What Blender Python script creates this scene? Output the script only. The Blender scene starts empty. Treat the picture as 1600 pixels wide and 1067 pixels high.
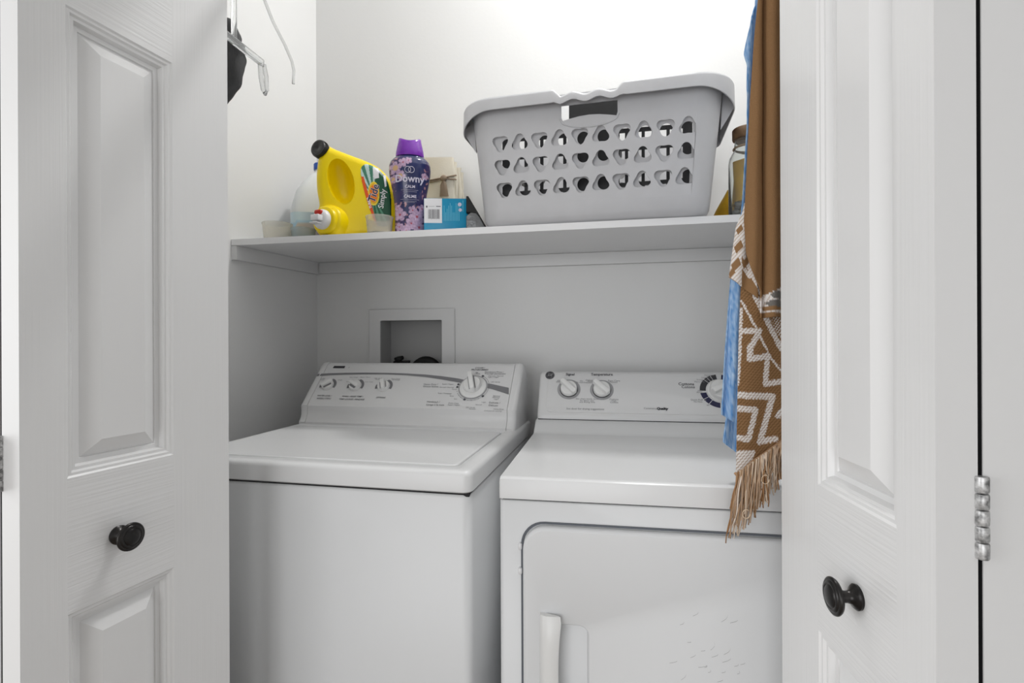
import bpy, bmesh, math, random
from mathutils import Vector, Matrix, noise
from mathutils.bvhtree import BVHTree
R_ = math.radians
rnd = random.Random(7)
SC = bpy.context.scene
COL = SC.collection

# ------------------------------------------------------------------ camera
F = 800.0
yaw, roll = R_(11.3), R_(-0.23)
_f = Vector((-math.sin(yaw), math.cos(yaw), 0)); _r = Vector((math.cos(yaw), math.sin(yaw), 0)); _u = Vector((0, 0, 1))
_r2 = _r * math.cos(roll) + _u * math.sin(roll); _u2 = _u * math.cos(roll) - _r * math.sin(roll)
CZ = 1.158
cam_d = bpy.data.cameras.new('camera'); cam = bpy.data.objects.new('camera', cam_d); COL.objects.link(cam)
cam_d.sensor_width = 36; cam_d.lens = 36 * F / 1600; cam_d.clip_start = 0.02; cam_d.clip_end = 50
m = Matrix((_r2, _u2, -_f)).transposed().to_4x4(); m.translation = (0, 0, CZ); cam.matrix_world = m
SC.camera = cam

def ray(x, y):
    return _r2 * ((x - 800) / F) - _u2 * ((y - 533.5) / F) + _f
def at(x, y, Y):                       # the point of the plane y = Y seen at photograph pixel (x, y)
    d = ray(x, y); return Vector((0, 0, CZ)) + d * (Y / d.y)
def on_plane(x, y, p, n):
    d = ray(x, y); o = Vector((0, 0, CZ)); return o + d * ((Vector(p) - o).dot(n) / d.dot(n))

# ------------------------------------------------------------------ world, lights, exposure
w = bpy.data.worlds.new('world'); SC.world = w; w.use_nodes = True
w.node_tree.nodes['Background'].inputs[0].default_value = (1, 1, 1, 1)
w.node_tree.nodes['Background'].inputs[1].default_value = 0.60
SC.view_settings.view_transform = 'Standard'; SC.view_settings.look = 'None'
SC.view_settings.exposure = 0.10; SC.view_settings.gamma = 1.0; SC.view_settings.use_curve_mapping = False
def area(name, loc, target, size, power, col=(1, 1, 1), shape='SQUARE', size_y=None):
    l = bpy.data.lights.new(name, 'AREA'); l.energy = power; l.size = size; l.color = col; l.shape = shape
    if size_y: l.size_y = size_y
    o = bpy.data.objects.new(name, l); COL.objects.link(o); o.location = loc
    o.rotation_euler = (Vector(target) - Vector(loc)).to_track_quat('-Z', 'Y').to_euler(); return o
area('closet_lamp', (0.06, 1.44, 3.02), (0.04, 1.42, 0), 0.15, 13.6, (1, .995, .985), 'DISK')
area('closet_fill', (-0.30, 1.12, 3.04), (-0.30, 1.12, 0), 1.3, 1.0, (1, .995, .985), 'RECTANGLE', .45)  # soft area lamp added as light bounced off the closet ceiling
area('front_fill', (-.85, -2.8, 1.1), (-0.1, 1.0, 1.0), 2.0, 36, (.98, .99, 1), 'RECTANGLE', 2.0)  # unseen area lamp added behind the camera to light the fronts
area('side_fill', (-3.0, -0.7, 1.3), (0.2, 0.6, 1.2), 1.3, 26, (.98, .99, 1), 'RECTANGLE', 1.6)  # unseen area lamp added at the side to brighten door face and edge

# ------------------------------------------------------------------ helpers
def tag(o, label=None, cat=None, group=None, kind=None):
    if label: o['label'] = label
    if cat: o['category'] = cat
    if group: o['group'] = group
    if kind: o['kind'] = kind
    return o
def empty(name, loc, rz=0.0):
    o = bpy.data.objects.new(name, None); COL.objects.link(o); o.location = loc; o.rotation_euler = (0, 0, rz)
    o.empty_display_size = .05
    return o
def wmat(o):
    M = Matrix.Translation(o.location) @ o.rotation_euler.to_matrix().to_4x4()
    return wmat(o.parent) @ M if o.parent else M
class MB:
    """collects vertices and faces, then links them as one mesh object"""
    def __init__(s): s.v = []; s.f = []; s.mi = []; s.c = []
    def add(s, vs, fs, M=None, mi=0, col=None):
        b = len(s.v)
        for p in vs: s.v.append((M @ Vector(p)) if M else Vector(p))
        for f in fs: s.f.append([i + b for i in f]); s.mi.append(mi)
        if col is not None: s.c += [col] * len(vs)
        return s
    def loft(s, rings, close=True, cap0=True, cap1=True, M=None, mi=0):
        n = len(rings[0]); vs = [p for r in rings for p in r]; fs = []
        for k in range(len(rings) - 1):
            for i in range(n if close else n - 1):
                j = (i + 1) % n
                fs.append((k * n + i, k * n + j, (k + 1) * n + j, (k + 1) * n + i))
        if cap0: fs.append(tuple(reversed(range(n))))
        if cap1: fs.append(tuple(range((len(rings) - 1) * n, len(rings) * n)))
        return s.add(vs, fs, M, mi)
    def box(s, lo, hi, M=None, bev=0.0, seg=2, mi=0):
        bm = bmesh.new(); bmesh.ops.create_cube(bm, size=1)
        for v in bm.verts:
            v.co = Vector([(lo[i] + hi[i]) / 2 + v.co[i] * (hi[i] - lo[i]) for i in range(3)])
        if bev: bmesh.ops.bevel(bm, geom=bm.edges[:], offset=bev, segments=seg, profile=.5, affect='EDGES')
        return s.bm(bm, M, mi)
    def bm(s, bm, M=None, mi=0):
        bm.verts.index_update()
        s.add([v.co.copy() for v in bm.verts], [[v.index for v in f.verts] for f in bm.faces], M, mi); bm.free(); return s
    def lathe(s, prof, seg=32, M=None, sy=1.0, mi=0, cap0=True, cap1=True):
        rings = [[(r * math.cos(2 * math.pi * i / seg), r * sy * math.sin(2 * math.pi * i / seg), z) for i in range(seg)] for r, z in prof]
        return s.loft(rings, True, cap0, cap1, M, mi)
    def prism(s, poly, y0, y1, M=None, bev=0.0, seg=3, mi=0):
        """poly in (x,z), extruded along y"""
        bm = bmesh.new(); vs = [bm.verts.new((p[0], y0, p[1])) for p in poly]
        f = bm.faces.new(vs); r = bmesh.ops.extrude_face_region(bm, geom=[f])
        for v in [g for g in r['geom'] if isinstance(g, bmesh.types.BMVert)]: v.co.y = y1
        bmesh.ops.recalc_face_normals(bm, faces=bm.faces[:])
        if bev:
            es = [e for e in bm.edges if abs(e.verts[0].co.y - e.verts[1].co.y) < 1e-7]
            bmesh.ops.bevel(bm, geom=es, offset=bev, segments=seg, profile=.5, affect='EDGES', clamp_overlap=True)
        return s.bm(bm, M, mi)
    def tube(s, pts, r, seg=8, M=None, mi=0, rs=None, col=None):
        pts = [Vector(p) for p in pts]; rings = []; up = Vector((0.13, 0.21, 1)).normalized()
        for i, p in enumerate(pts):
            t = (pts[min(i + 1, len(pts) - 1)] - pts[max(i - 1, 0)]).normalized()
            a = t.cross(up)
            if a.length < 1e-3: a = t.cross(Vector((1, 0, 0)))
            a.normalize(); b = t.cross(a).normalized(); q = rs[i] if rs else r
            rings.append([p + a * math.cos(2 * math.pi * k / seg) * q + b * math.sin(2 * math.pi * k / seg) * q for k in range(seg)])
        n0 = len(s.v); s.loft(rings, True, True, True, M, mi)
        if col is not None: s.c += [col] * (len(s.v) - n0)
        return s
    def build(s, name, mat, parent=None, world=False, smooth=40, recalc=True):
        me = bpy.data.meshes.new(name)
        vs = s.v
        if world and parent is not None:
            I = wmat(parent).inverted(); vs = [I @ p for p in vs]
        me.from_pydata([tuple(p) for p in vs], [], s.f)
        mats = mat if isinstance(mat, (list, tuple)) else [mat]
        for q in mats: me.materials.append(q)
        me.polygons.foreach_set('material_index', s.mi)
        if recalc:
            b = bmesh.new(); b.from_mesh(me); bmesh.ops.recalc_face_normals(b, faces=b.faces[:]); b.to_mesh(me); b.free()
        if s.c and len(s.c) == len(vs):
            a = me.color_attributes.new('colour', 'FLOAT_COLOR', 'POINT')
            a.data.foreach_set('color', [x for c in s.c for x in (c[0], c[1], c[2], 1)])
        if smooth:
            me.shade_smooth(); me.set_sharp_from_angle(angle=R_(smooth))
        o = bpy.data.objects.new(name, me); COL.objects.link(o)
        if parent is not None: o.parent = parent
        return o
def rr(x0, x1, y0, y1, r, n=6):
    """rounded rectangle ring as (a,b) pairs"""
    r = min(r, (x1 - x0) / 2 - 1e-5, (y1 - y0) / 2 - 1e-5); P = []
    for cx, cy, a0 in ((x1 - r, y1 - r, 0), (x0 + r, y1 - r, 90), (x0 + r, y0 + r, 180), (x1 - r, y0 + r, 270)):
        for k in range(n + 1):
            a = R_(a0 + 90 * k / n); P.append((cx + r * math.cos(a), cy + r * math.sin(a)))
    return P
def srgb(c):
    c = [x / 255 for x in c]
    return tuple(x / 12.92 if x <= .04045 else ((x + .055) / 1.055) ** 2.4 for x in c)
def frame(o, x, z):
    """matrix with x axis, z axis (normal) and origin"""
    x = Vector(x).normalized(); z = Vector(z).normalized(); y = z.cross(x).normalized(); x = y.cross(z)
    M = Matrix((x, y, z)).transposed().to_4x4(); M.translation = Vector(o); return M
def text_mesh(s, size, align='CENTER', bold=0.0, shear=0.0, ext=0.0, space=1.0, res=2):
    c = bpy.data.curves.new('t', 'FONT'); c.body = s; c.size = size; c.align_x = align; c.align_y = 'CENTER'
    c.offset = bold; c.shear = shear; c.extrude = ext; c.resolution_u = res; c.space_character = space
    o = bpy.data.objects.new('t', c); COL.objects.link(o)
    dg = bpy.context.evaluated_depsgraph_get(); dg.update()
    e = o.evaluated_get(dg); me = e.to_mesh()
    vs = [v.co.copy() for v in me.vertices]; fs = [list(p.vertices) for p in me.polygons]
    e.to_mesh_clear(); bpy.data.objects.remove(o); bpy.data.curves.remove(c); return vs, fs

# ------------------------------------------------------------------ materials
def mat(name, col, rough=.5, metal=0, coat=0, spec=.5, trans=0, ior=1.45, bump=None, vary=None, attr=False, sss=0, alpha=1):
    """bump: (kind, scale xyz, strength, distance); vary: (scale, other colour, amount)"""
    M = bpy.data.materials.new(name); M.use_nodes = True; t = M.node_tree; B = t.nodes['Principled BSDF']
    B.inputs['Base Color'].default_value = (*col, 1); B.inputs['Roughness'].default_value = rough
    B.inputs['Metallic'].default_value = metal; B.inputs['Coat Weight'].default_value = coat
    B.inputs['Coat Roughness'].default_value = .08
    B.inputs['Specular IOR Level'].default_value = spec; B.inputs['Transmission Weight'].default_value = trans
    B.inputs['IOR'].default_value = ior
    if sss: B.inputs['Subsurface Weight'].default_value = sss; B.inputs['Subsurface Radius'].default_value = (.01, .01, .01)
    tc = t.nodes.new('ShaderNodeTexCoord')
    def mapped(sc):
        mp = t.nodes.new('ShaderNodeMapping'); mp.inputs['Scale'].default_value = sc if hasattr(sc, '__len__') else (sc,) * 3
        t.links.new(tc.outputs['Object'], mp.inputs[0]); return mp.outputs[0]
    if attr:
        a = t.nodes.new('ShaderNodeAttribute'); a.attribute_name = 'colour'; t.links.new(a.outputs['Color'], B.inputs['Base Color'])
    if vary:
        n = t.nodes.new('ShaderNodeTexNoise'); n.inputs['Scale'].default_value = 1; n.inputs['Detail'].default_value = 5
        t.links.new(mapped(vary[0]), n.inputs['Vector'])
        r = t.nodes.new('ShaderNodeValToRGB'); r.color_ramp.elements[0].position = .35; r.color_ramp.elements[1].position = .68
        r.color_ramp.elements[0].color = (*col, 1)
        k = vary[2]; r.color_ramp.elements[1].color = (*[col[i] * (1 - k) + vary[1][i] * k for i in range(3)], 1)
        t.links.new(n.outputs['Fac'], r.inputs[0]); t.links.new(r.outputs[0], B.inputs['Base Color'])
    if bump:
        kind, sc, st, dist = bump
        if kind == 'noise':
            n = t.nodes.new('ShaderNodeTexNoise'); n.inputs['Scale'].default_value = 1; n.inputs['Detail'].default_value = 4
        else:
            n = t.nodes.new('ShaderNodeTexWave'); n.inputs['Scale'].default_value = 1; n.inputs['Distortion'].default_value = 1.2
            n.inputs['Detail'].default_value = 2; n.bands_direction = kind
        t.links.new(mapped(sc), n.inputs['Vector'])
        b = t.nodes.new('ShaderNodeBump'); b.inputs['Strength'].default_value = st; b.inputs['Distance'].default_value = dist
        t.links.new(n.outputs['Fac'], b.inputs['Height']); t.links.new(b.outputs[0], B.inputs['Normal'])
    return M
PAINT = mat('wall_paint', (.76, .76, .755), .55, bump=('noise', 90, .12, .002))
BLOCKG = mat('light_block_grey', (.48, .48, .475), .6, bump=('noise', 90, .12, .002))  # grey of the added wall, kept low so it bounces less light
CEIL = mat('ceiling_paint', (.82, .82, .81), .8, bump=('noise', 160, .3, .003))
FLOOR = mat('floor_wood', (.30, .24, .19), .4, vary=((3, 40, 3), (.18, .14, .1), .8))
SHELF = mat('shelf_paint', (.84, .84, .845), .35, bump=('noise', 60, .05, .002))
CLEAT = mat('cleat_paint', (.72, .72, .72), .45, bump=('noise', (8, 8, 60), .15, .002))
STILE = mat('door_paint_upright_grain', (.80, .80, .80), .22, bump=('noise', (260, 260, 3), .30, .0012))
RAIL = mat('door_paint_level_grain', (.80, .80, .80), .24, bump=('noise', (4, 4, 300), .42, .0014))
PANEL = mat('door_paint_panel', (.80, .80, .80), .2, bump=('noise', (60, 60, 4), .14, .001))
DEDGE = mat('door_edge_paint', (.74, .74, .74), .5, bump=('noise', 40, .08, .001))
BRONZE = mat('oiled_bronze', (.018, .017, .017), .28, metal=.6, spec=.6, vary=(60, (.05, .045, .042), .5))
ENAMEL = mat('white_enamel', (.76, .77, .78), .3, spec=.45, bump=('noise', 700, .012, .0005))
ENAMEL_TOP = mat('white_enamel_top', (.78, .785, .79), .26, spec=.5, bump=('noise', 900, .03, .0005))
CONS = mat('console_plastic', (.71, .71, .71), .32)
KNOBW = mat('knob_plastic', (.78, .78, .77), .3)
GREYP = mat('grey_print', (.20, .20, .21), .45)
DARKP = mat('dark_print', (.035, .035, .04), .5)
TEXTP = mat('text_print', (.09, .09, .10), .5)
NAVYP = mat('navy_print', (.014, .014, .06), .45)
RINGG = mat('ring_grey', (.36, .36, .37), .4)
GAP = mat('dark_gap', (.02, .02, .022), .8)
BASKET = mat('basket_plastic', (.56, .56, .575), .42, spec=.4, bump=('noise', 30, .03, .002), vary=(14, (.50, .50, .51), .5))
DARKFR = mat('dark_frame', (.022, .022, .024), .4)
BLACK = mat('black_rubber', (.006, .006, .006), .6)
CHROME = mat('worn_hinge', (.62, .62, .62), .35, metal=.35, vary=(220, (.10, .10, .10), .9))
YEL = mat('yellow_plastic', srgb((255, 224, 0)), .3, spec=.5, sss=.05, bump=('noise', 25, .02, .002))
BLKCAP = mat('black_plastic', (.012, .012, .012), .35)
WHTP = mat('white_plastic', (.82, .82, .83), .3)
REDP = mat('red_plastic', srgb((190, 30, 10)), .35)
PURP = mat('purple_plastic', srgb((126, 44, 176)), .2, coat=.3, vary=(40, srgb((90, 20, 140)), .5))
ATTR = mat('printed_colour', (.5, .5, .5), .3, attr=True)
ATTRG = mat('glossy_sleeve', (.5, .5, .5), .17, attr=True, coat=.3)
WHITEP = mat('white_print', (.86, .86, .88), .4)
LILAC = mat('pale_lilac_print', srgb((214, 208, 226)), .4)
TEAL = mat('teal_card', srgb((2, 148, 190)), .35, vary=(30, srgb((0, 138, 182)), .6))
LTEAL = mat('light_teal_print', srgb((120, 205, 228)), .5)
FOIL = mat('grey_foil', (.17, .175, .18), .3, metal=.5, bump=('noise', 40, .5, .01))
CREAM = mat('cream_cotton', srgb((232, 226, 210)), .85, bump=('noise', 300, .25, .002), vary=(18, srgb((222, 214, 196)), .8))
TWIG = mat('brown_cord', srgb((150, 132, 112)), .85)
PEACH = mat('peach_pouch', srgb((226, 170, 132)), .35, vary=(20, srgb((236, 196, 168)), .8))
FILM = mat('clear_film', (.85, .85, .85), .15, trans=.85)
FROST = mat('frosted_cup_plastic', (.94, .92, .86), .25, trans=.74, ior=1.12)
FROST2 = mat('frosted_grey_cup_plastic', (.70, .76, .76), .25, trans=.7, ior=1.12)
HDPE = mat('milky_jug_plastic', (.84, .87, .88), .3, trans=.12, ior=1.2, sss=.2)
BLUEP = mat('blue_plastic', srgb((22, 78, 170)), .35)
CLEAR = mat('clear_hanger_plastic', (.93, .94, .94), .08, trans=.85, ior=1.3)
CLOTHD = mat('charcoal_cloth', (.075, .075, .078), .9, bump=('noise', (300, 300, 60), .4, .003), vary=(25, (.10, .10, .10), .6))
TERRY = mat('towel_weave', (.5, .5, .5), .95, attr=True, spec=.15, bump=('noise', 900, .55, .002))
BLUET = mat('blue_towel_cloth', (.5, .5, .5), .9, attr=True, spec=.15, bump=('noise', (500, 500, 50), .5, .003))
FRINGE = mat('fringe_yarn', (.5, .5, .5), .95, attr=True, spec=.1)
GLASS = mat('jar_glass', (.95, .97, .95), .03, trans=.95, ior=1.35)
CORK = mat('brown_lid', srgb((120, 92, 62)), .6, vary=(50, srgb((86, 62, 40)), .8))
YCLOTH = mat('yellow_bag', srgb((214, 168, 20)), .5, bump=('noise', 30, .5, .01), vary=(20, srgb((168, 126, 10)), .7))
STONE = mat('grey_stone', (.12, .12, .12), .5, vary=(60, (.35, .35, .34), .8))
MIRROR = mat('frame_glass', (.82, .82, .83), .12, metal=.9)
STEEL = mat('rod_steel', (.6, .6, .6), .3, metal=.9)
LAMPG = mat('lamp_housing', (.8, .8, .8), .5)

# ------------------------------------------------------------------ the room shell
def struct(name, mb, m_, label=None, **k):
    o = mb.build(name, m_, **k); o['kind'] = 'structure'
    if label: o['label'] = label
    return o
YB = 1.70
struct('floor', MB().box((-3, -3.4, -.06), (3, YB + .1, 0)), FLOOR, 'brown wooden floor below the washer and dryer')
# back wall with the hole of the laundry outlet box
hx0, hx1, hz0, hz1 = -.818, -.584, 1.045, 1.236
b = MB()
for lo, hi in (((-1.6, YB, 0), (hx0, YB + .1, 3.10)), ((hx1, YB, 0), (.75, YB + .1, 3.10)), ((hx0, YB, 0), (hx1, YB + .1, hz0)), ((hx0, YB, hz1), (hx1, YB + .1, 3.10))):
    b.box(lo, hi)
struct('wall_back', b, PAINT, 'white painted back wall of the laundry closet')
# the left wall runs slightly out of square
def lx(Y): return -1.067 - (YB - Y) * .138
b = MB(); b.loft([[(lx(.86), .86, z), (lx(YB), YB, z), (lx(YB) - .1, YB, z), (lx(.86) - .1, .86, z)] for z in (0, 3.10)])
struct('wall_left', b, PAINT, 'white painted side wall of the closet beside the washer')
struct('wall_right', MB().box((.56, .86, 0), (.66, YB, 3.10)), PAINT, 'white painted side wall of the closet beside the dryer')
b = MB(); b.box((-3, .74, 0), (-.77, .86, 3.10)); b.box((.33, .74, 0), (3, .86, 3.10)); b.box((-.77, .74, 2.05), (.33, .86, 3.10))
struct('wall_front', b, PAINT, 'white wall around the closet doorway')
struct('ceiling', MB().box((-3, -3.4, 3.10), (3, YB + .1, 3.18)), CEIL, 'white ceiling over the closet')
struct('light_block_wall', MB().box((.56, -2.4, 0), (.66, .739, 3.10)), BLOCKG, 'unseen grey wall added before the closet to cut the light')  # unseen wall, added to dim the light on the dryer-side door edges
b = MB(); b.box((-.77, .745, 0), (-.762, .855, 2.045)); b.box((.322, .745, 0), (.33, .855, 2.045)); b.box((-.762, .745, 2.035), (.322, .855, 2.05))
struct('trim_1', b, DEDGE, 'white jamb lining the closet doorway')

# ------------------------------------------------------------------ bifold doors (setting)
def leaf_mesh(W, far_stile, near_stile):
    """local: x along the leaf (0 = near fold edge, W = far edge), y = thickness behind the face, z up"""
    b = MB(); T = .0325; z0, z1 = .012, 2.025
    px0, px1 = near_stile, W - far_stile
    rows = [(.20, .803), (.981, 1.601), (1.74, 1.93)]
    def quad(xa, xb, za, zb, mi):
        b.add([(xa, 0, za), (xb, 0, za), (xb, 0, zb), (xa, 0, zb)], [(0, 1, 2, 3)], mi=mi)
    quad(0, px0, z0, z1, 0); quad(px1, W, z0, z1, 0)
    zz = [z0] + [z for r in rows for z in r] + [z1]
    for i in range(0, len(zz), 2): quad(px0, px1, zz[i], zz[i + 1], 1)
    prof = [(0, 0), (.0025, .0022), (.006, .0022), (.0085, .0052), (.0125, .0052), (.015, .0120), (.0215, .0120), (.0225, .0140), (.0440, .0018)]
    for za, zb in rows:
        rings = []
        for d, y in prof:
            rings.append([(px0 + d, y, za + d), (px1 - d, y, za + d), (px1 - d, y, zb - d), (px0 + d, y, zb - d)])
        b.loft(rings, True, False, True, mi=2)
    # sides and back
    b.add([(0, 0, z0), (0, T, z0), (0, T, z1), (0, 0, z1)], [(0, 1, 2, 3)], mi=3)
    b.add([(W, 0, z0), (W, T, z0), (W, T, z1), (W, 0, z1)], [(0, 1, 2, 3)], mi=3)
    b.add([(0, T, z0), (W, T, z0), (W, T, z1), (0, T, z1)], [(0, 1, 2, 3)], mi=3)
    b.add([(0, 0, z0), (W, 0, z0), (W, T, z0), (0, T, z0)], [(0, 1, 2, 3)], mi=3)
    b.add([(0, 0, z1), (W, 0, z1), (W, T, z1), (0, T, z1)], [(0, 1, 2, 3)], mi=3)
    return b
KNOB = [(.0005, 0), (.0118, 0), (.0122, .0025), (.0105, .0045), (.0065, .007), (.0055, .011), (.0060, .0165), (.0105, .0195), (.0165, .0205),
        (.0178, .0225), (.0176, .0240), (.0160, .0252), (.0146, .0250), (.0136, .0262), (.0118, .0268), (.0106, .0262), (.0096, .0272), (.0060, .0284), (.0005, .0287)]
def bifold(name, label, near, ang, side, second_ang):
    """near = fold edge corner of the knob leaf's face; ang = direction of the leaf from +Y; side=+1: face towards +X"""
    root = empty(name, (near[0], near[1], 0)); tag(root, label, kind='structure')
    W = .305
    d = Vector((math.sin(ang), math.cos(ang), 0)); back = Vector((-math.cos(ang), math.sin(ang), 0)) * side
    M = Matrix((d, back, Vector((0, 0, 1)))).transposed().to_4x4(); M.translation = Vector((near[0], near[1], 0))
    MM = [STILE, RAIL, PANEL, DEDGE]
    b = leaf_mesh(W, .105, .051); b.v = [M @ p for p in b.v]
    leaf = b.build('door_leaf', MM, root, world=True, smooth=14)
    # knob
    k = MB(); kp = M @ Vector((W - .190, 0, .885)); k.lathe([(r_ * 1.1, z_ * 1.08) for r_, z_ in KNOB], 40, frame(kp, d, -back))
    k.build('knob', BRONZE, leaf, world=True, smooth=50)['label'] = 'dark bronze round knob with a ringed face'
    # second leaf, folded back against the first
    d2 = Vector((math.sin(second_ang), math.cos(second_ang), 0)); back2 = Vector((-math.cos(second_ang), math.sin(second_ang), 0)) * side
    o2 = M @ Vector((0, .0325 + .0042, 0))
    M2 = Matrix((d2, back2, Vector((0, 0, 1)))).transposed().to_4x4(); M2.translation = o2 + back2 * .0325
    b = leaf_mesh(W, .105, .051); b.v = [M2 @ Vector((p.x, -p.y, p.z)) for p in b.v]
    b.build('door_leaf', MM, root, world=True, smooth=25)
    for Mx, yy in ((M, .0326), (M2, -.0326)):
        e = MB(); e.box((.0012, min(yy, yy * 1.004), .013), (.045, max(yy, yy * 1.004), 2.024), Mx); e.build('fold_shade_strip', GAP, root, world=True)['label'] = 'dark strip put in as shade inside the fold'  # dark strips on the leaf backs stand in for shade in the gap
    # hinge barrel in the gap at the fold
    hc = M @ Vector((-.0015, .0325 + .0021, 0))
    h = MB()
    zs = [.976, .990, .9905, 1.0035, 1.004, 1.017, 1.0175, 1.0305, 1.031, 1.045]
    for i in range(5):
        h.lathe([(.0005, zs[2 * i]), (.0046, zs[2 * i] + .0004), (.0050, zs[2 * i] + .0015), (.0050, zs[2 * i + 1] - .0015), (.0046, zs[2 * i + 1] - .0004), (.0005, zs[2 * i + 1])], 14, Matrix.Translation((hc.x, hc.y, 0)))
    for bk in (-.0021, .0021):
        c = hc + back * bk
        h.box((-.0006, -.001, .978), (.0006, .018, 1.043), frame((c.x, c.y, 0), back, (0, 0, 1)))
    h.build('hinge', CHROME, root, world=True)['label'] = 'painted steel hinge barrel with dark joints'
    return root
a1 = R_(6.4); a2 = R_(-5.6)
nearL = Vector((-.673, .794, 0)) - Vector((math.sin(a1), math.cos(a1), 0)) * .305
nearR = Vector((.234, .794, 0)) - Vector((math.sin(a2), math.cos(a2), 0)) * .305
bifold('door_1', 'white panelled bifold door folded open on the washer side', nearL, a1, 1, a1 - R_(.5))
bifold('door_2', 'white panelled bifold door folded open on the dryer side', nearR, a2, -1, a2 + R_(.5))

# ------------------------------------------------------------------ shelf and cleats
sh = empty('wall_shelf', (-.3, 1.5, 1.447)); tag(sh, 'long white painted shelf on wall cleats above the washer and dryer', 'shelf')
b = MB(); YS = 1.33
b.loft([[(lx(YS) + .002, YS, z), (.558, YS, z), (.558, YB - .001, z), (lx(YB) + .002, YB - .001, z)] for z in (1.447, 1.465)])
b.build('board', SHELF, sh, world=True)
b = MB(); b.box((lx(YB) + .018, YB - .018, 1.4075), (.542, YB - .0005, 1.4465), bev=.0012); b.build('cleat', CLEAT, sh, world=True)
b = MB(); b.loft([[(lx(YS) + .0005, YS + .002, z), (lx(YS) + .0185, YS + .002, z), (lx(YB) + .0175, YB - .001, z), (lx(YB) + .0005, YB - .001, z)] for z in (1.405, 1.4465)]); b.build('cleat', CLEAT, sh, world=True)
b = MB(); b.box((.543, YS + .002, 1.405), (.5595, YB - .001, 1.4465)); b.build('cleat', CLEAT, sh, world=True)

# ------------------------------------------------------------------ laundry outlet box
ob = empty('outlet_box', (-.70, YB, 1.15)); tag(ob, 'white recessed plumbing outlet box set in the back wall behind the washer', 'outlet box')
b = MB(); fr = [[(x, y_, z) for x, z in rr(*r_, .004, 2)] for r_, y_ in (((-.859, -.540, 1.0, 1.2745), YB - .0005), ((-.859, -.540, 1.0, 1.2745), YB - .006), ((-.857, -.542, 1.002, 1.2725), YB - .008), ((hx0 + .002, hx1 - .002, hz0 + .002, hz1 - .002), YB - .008), ((hx0 + .002, hx1 - .002, hz0 + .002, hz1 - .002), YB - .001))]
b.loft(fr, True, False, False); b.build('frame', CLEAT, ob, world=True, smooth=12)
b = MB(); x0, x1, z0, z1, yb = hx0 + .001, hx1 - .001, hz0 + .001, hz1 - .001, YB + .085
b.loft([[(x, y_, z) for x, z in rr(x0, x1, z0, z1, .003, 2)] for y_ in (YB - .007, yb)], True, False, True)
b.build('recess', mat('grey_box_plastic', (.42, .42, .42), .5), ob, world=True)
# valve handle and hose inside
b = MB(); b.lathe([(.0005, 0), (.011, 0), (.012, .004), (.009, .007), (.007, .04), (.016, .043), (.018, .05), (.016, .056), (.0005, .058)], 20, frame((-.755, YB + .045, 1.050), (1, 0, 0), (-.22, -.1, 1)))
b.box((-.030, -.008, .034), (.030, .008, .044), frame((-.755, YB + .045, 1.046), (1, .2, .1), (-.05, 0, 1)), bev=.003)
b.build('valve', BLACK, ob, world=True)['label'] = 'black valve handle'
b = MB(); b.tube([(-.66 + .048 * math.cos(t), YB + .035, 1.038 + .052 * math.sin(t)) for t in [math.pi * k / 16 for k in range(17)]], .017, 14)
b.build('hose', BLACK, ob, world=True)['label'] = 'black supply hose'

# ------------------------------------------------------------------ knobs for the consoles
def console_dial(parent, P, X, N, r, h, blade_deg, name, label, blade_len=None, bl_w=None):
    """a round dial with a grip blade; P on face, X right, N out"""
    M = frame(P, X, N); b = MB()
    b.lathe([(.0004, 0), (r, 0), (r * 1.0, h * .35), (r * .955, h * .62), (r * .90, h * .70), (.0004, h * .72)], 40, M)
    o = b.build(name, KNOBW, parent, world=True, smooth=35); o['label'] = label
    L_, w_ = blade_len or r * 1.05, bl_w or r * .30
    g = MB(); Mr = M @ Matrix.Rotation(R_(blade_deg), 4, 'Z')
    g.loft([[(x, y, z) for x, y in rr(-L_ * .9 + i, L_ - i, -w_ + i * .5, w_ - i * .5, w_ * .55, 4)] for i, z in ((0, h * .5), (0, h * 1.25), (.0012, h * 1.42), (.0028, h * 1.45))], True, True, True, Mr)
    g.build('grip', KNOBW, o, world=True, smooth=50)
    return o
def arc_mb(b, M, r0, r1, a0, a1, z=.0006, n=28, mi=0):
    vs = []; fs = []
    for k in range(n + 1):
        a = R_(a0 + (a1 - a0) * k / n); vs += [(r0 * math.cos(a), r0 * math.sin(a), z), (r1 * math.cos(a), r1 * math.sin(a), z)]
    for k in range(n): fs.append((2 * k, 2 * k + 1, 2 * k + 3, 2 * k + 2))
    b.add(vs, fs, M, mi)

# ------------------------------------------------------------------ washer
wa = empty('washing_machine', (-.604, .929, 0), R_(-.9)); tag(wa, 'white top-loading washing machine with a grey arc across its sloping console', 'washing machine')
WM = wmat(wa)
b = MB(); b.loft([[(x, y, z) for x, y in rr(-.337 + i, .337 - i, .006 + i, .62, .018, 6)] for i, z in ((0, .0), (0, .862), (.003, .867))], M=WM); b.build('cabinet', ENAMEL, wa, world=True, smooth=60)
b = MB(); b.box((-.333, .010, .864), (.333, .60, .875), WM); b.build('seam', GAP, wa, world=True)['label'] = 'dark seam under the top'
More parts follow.
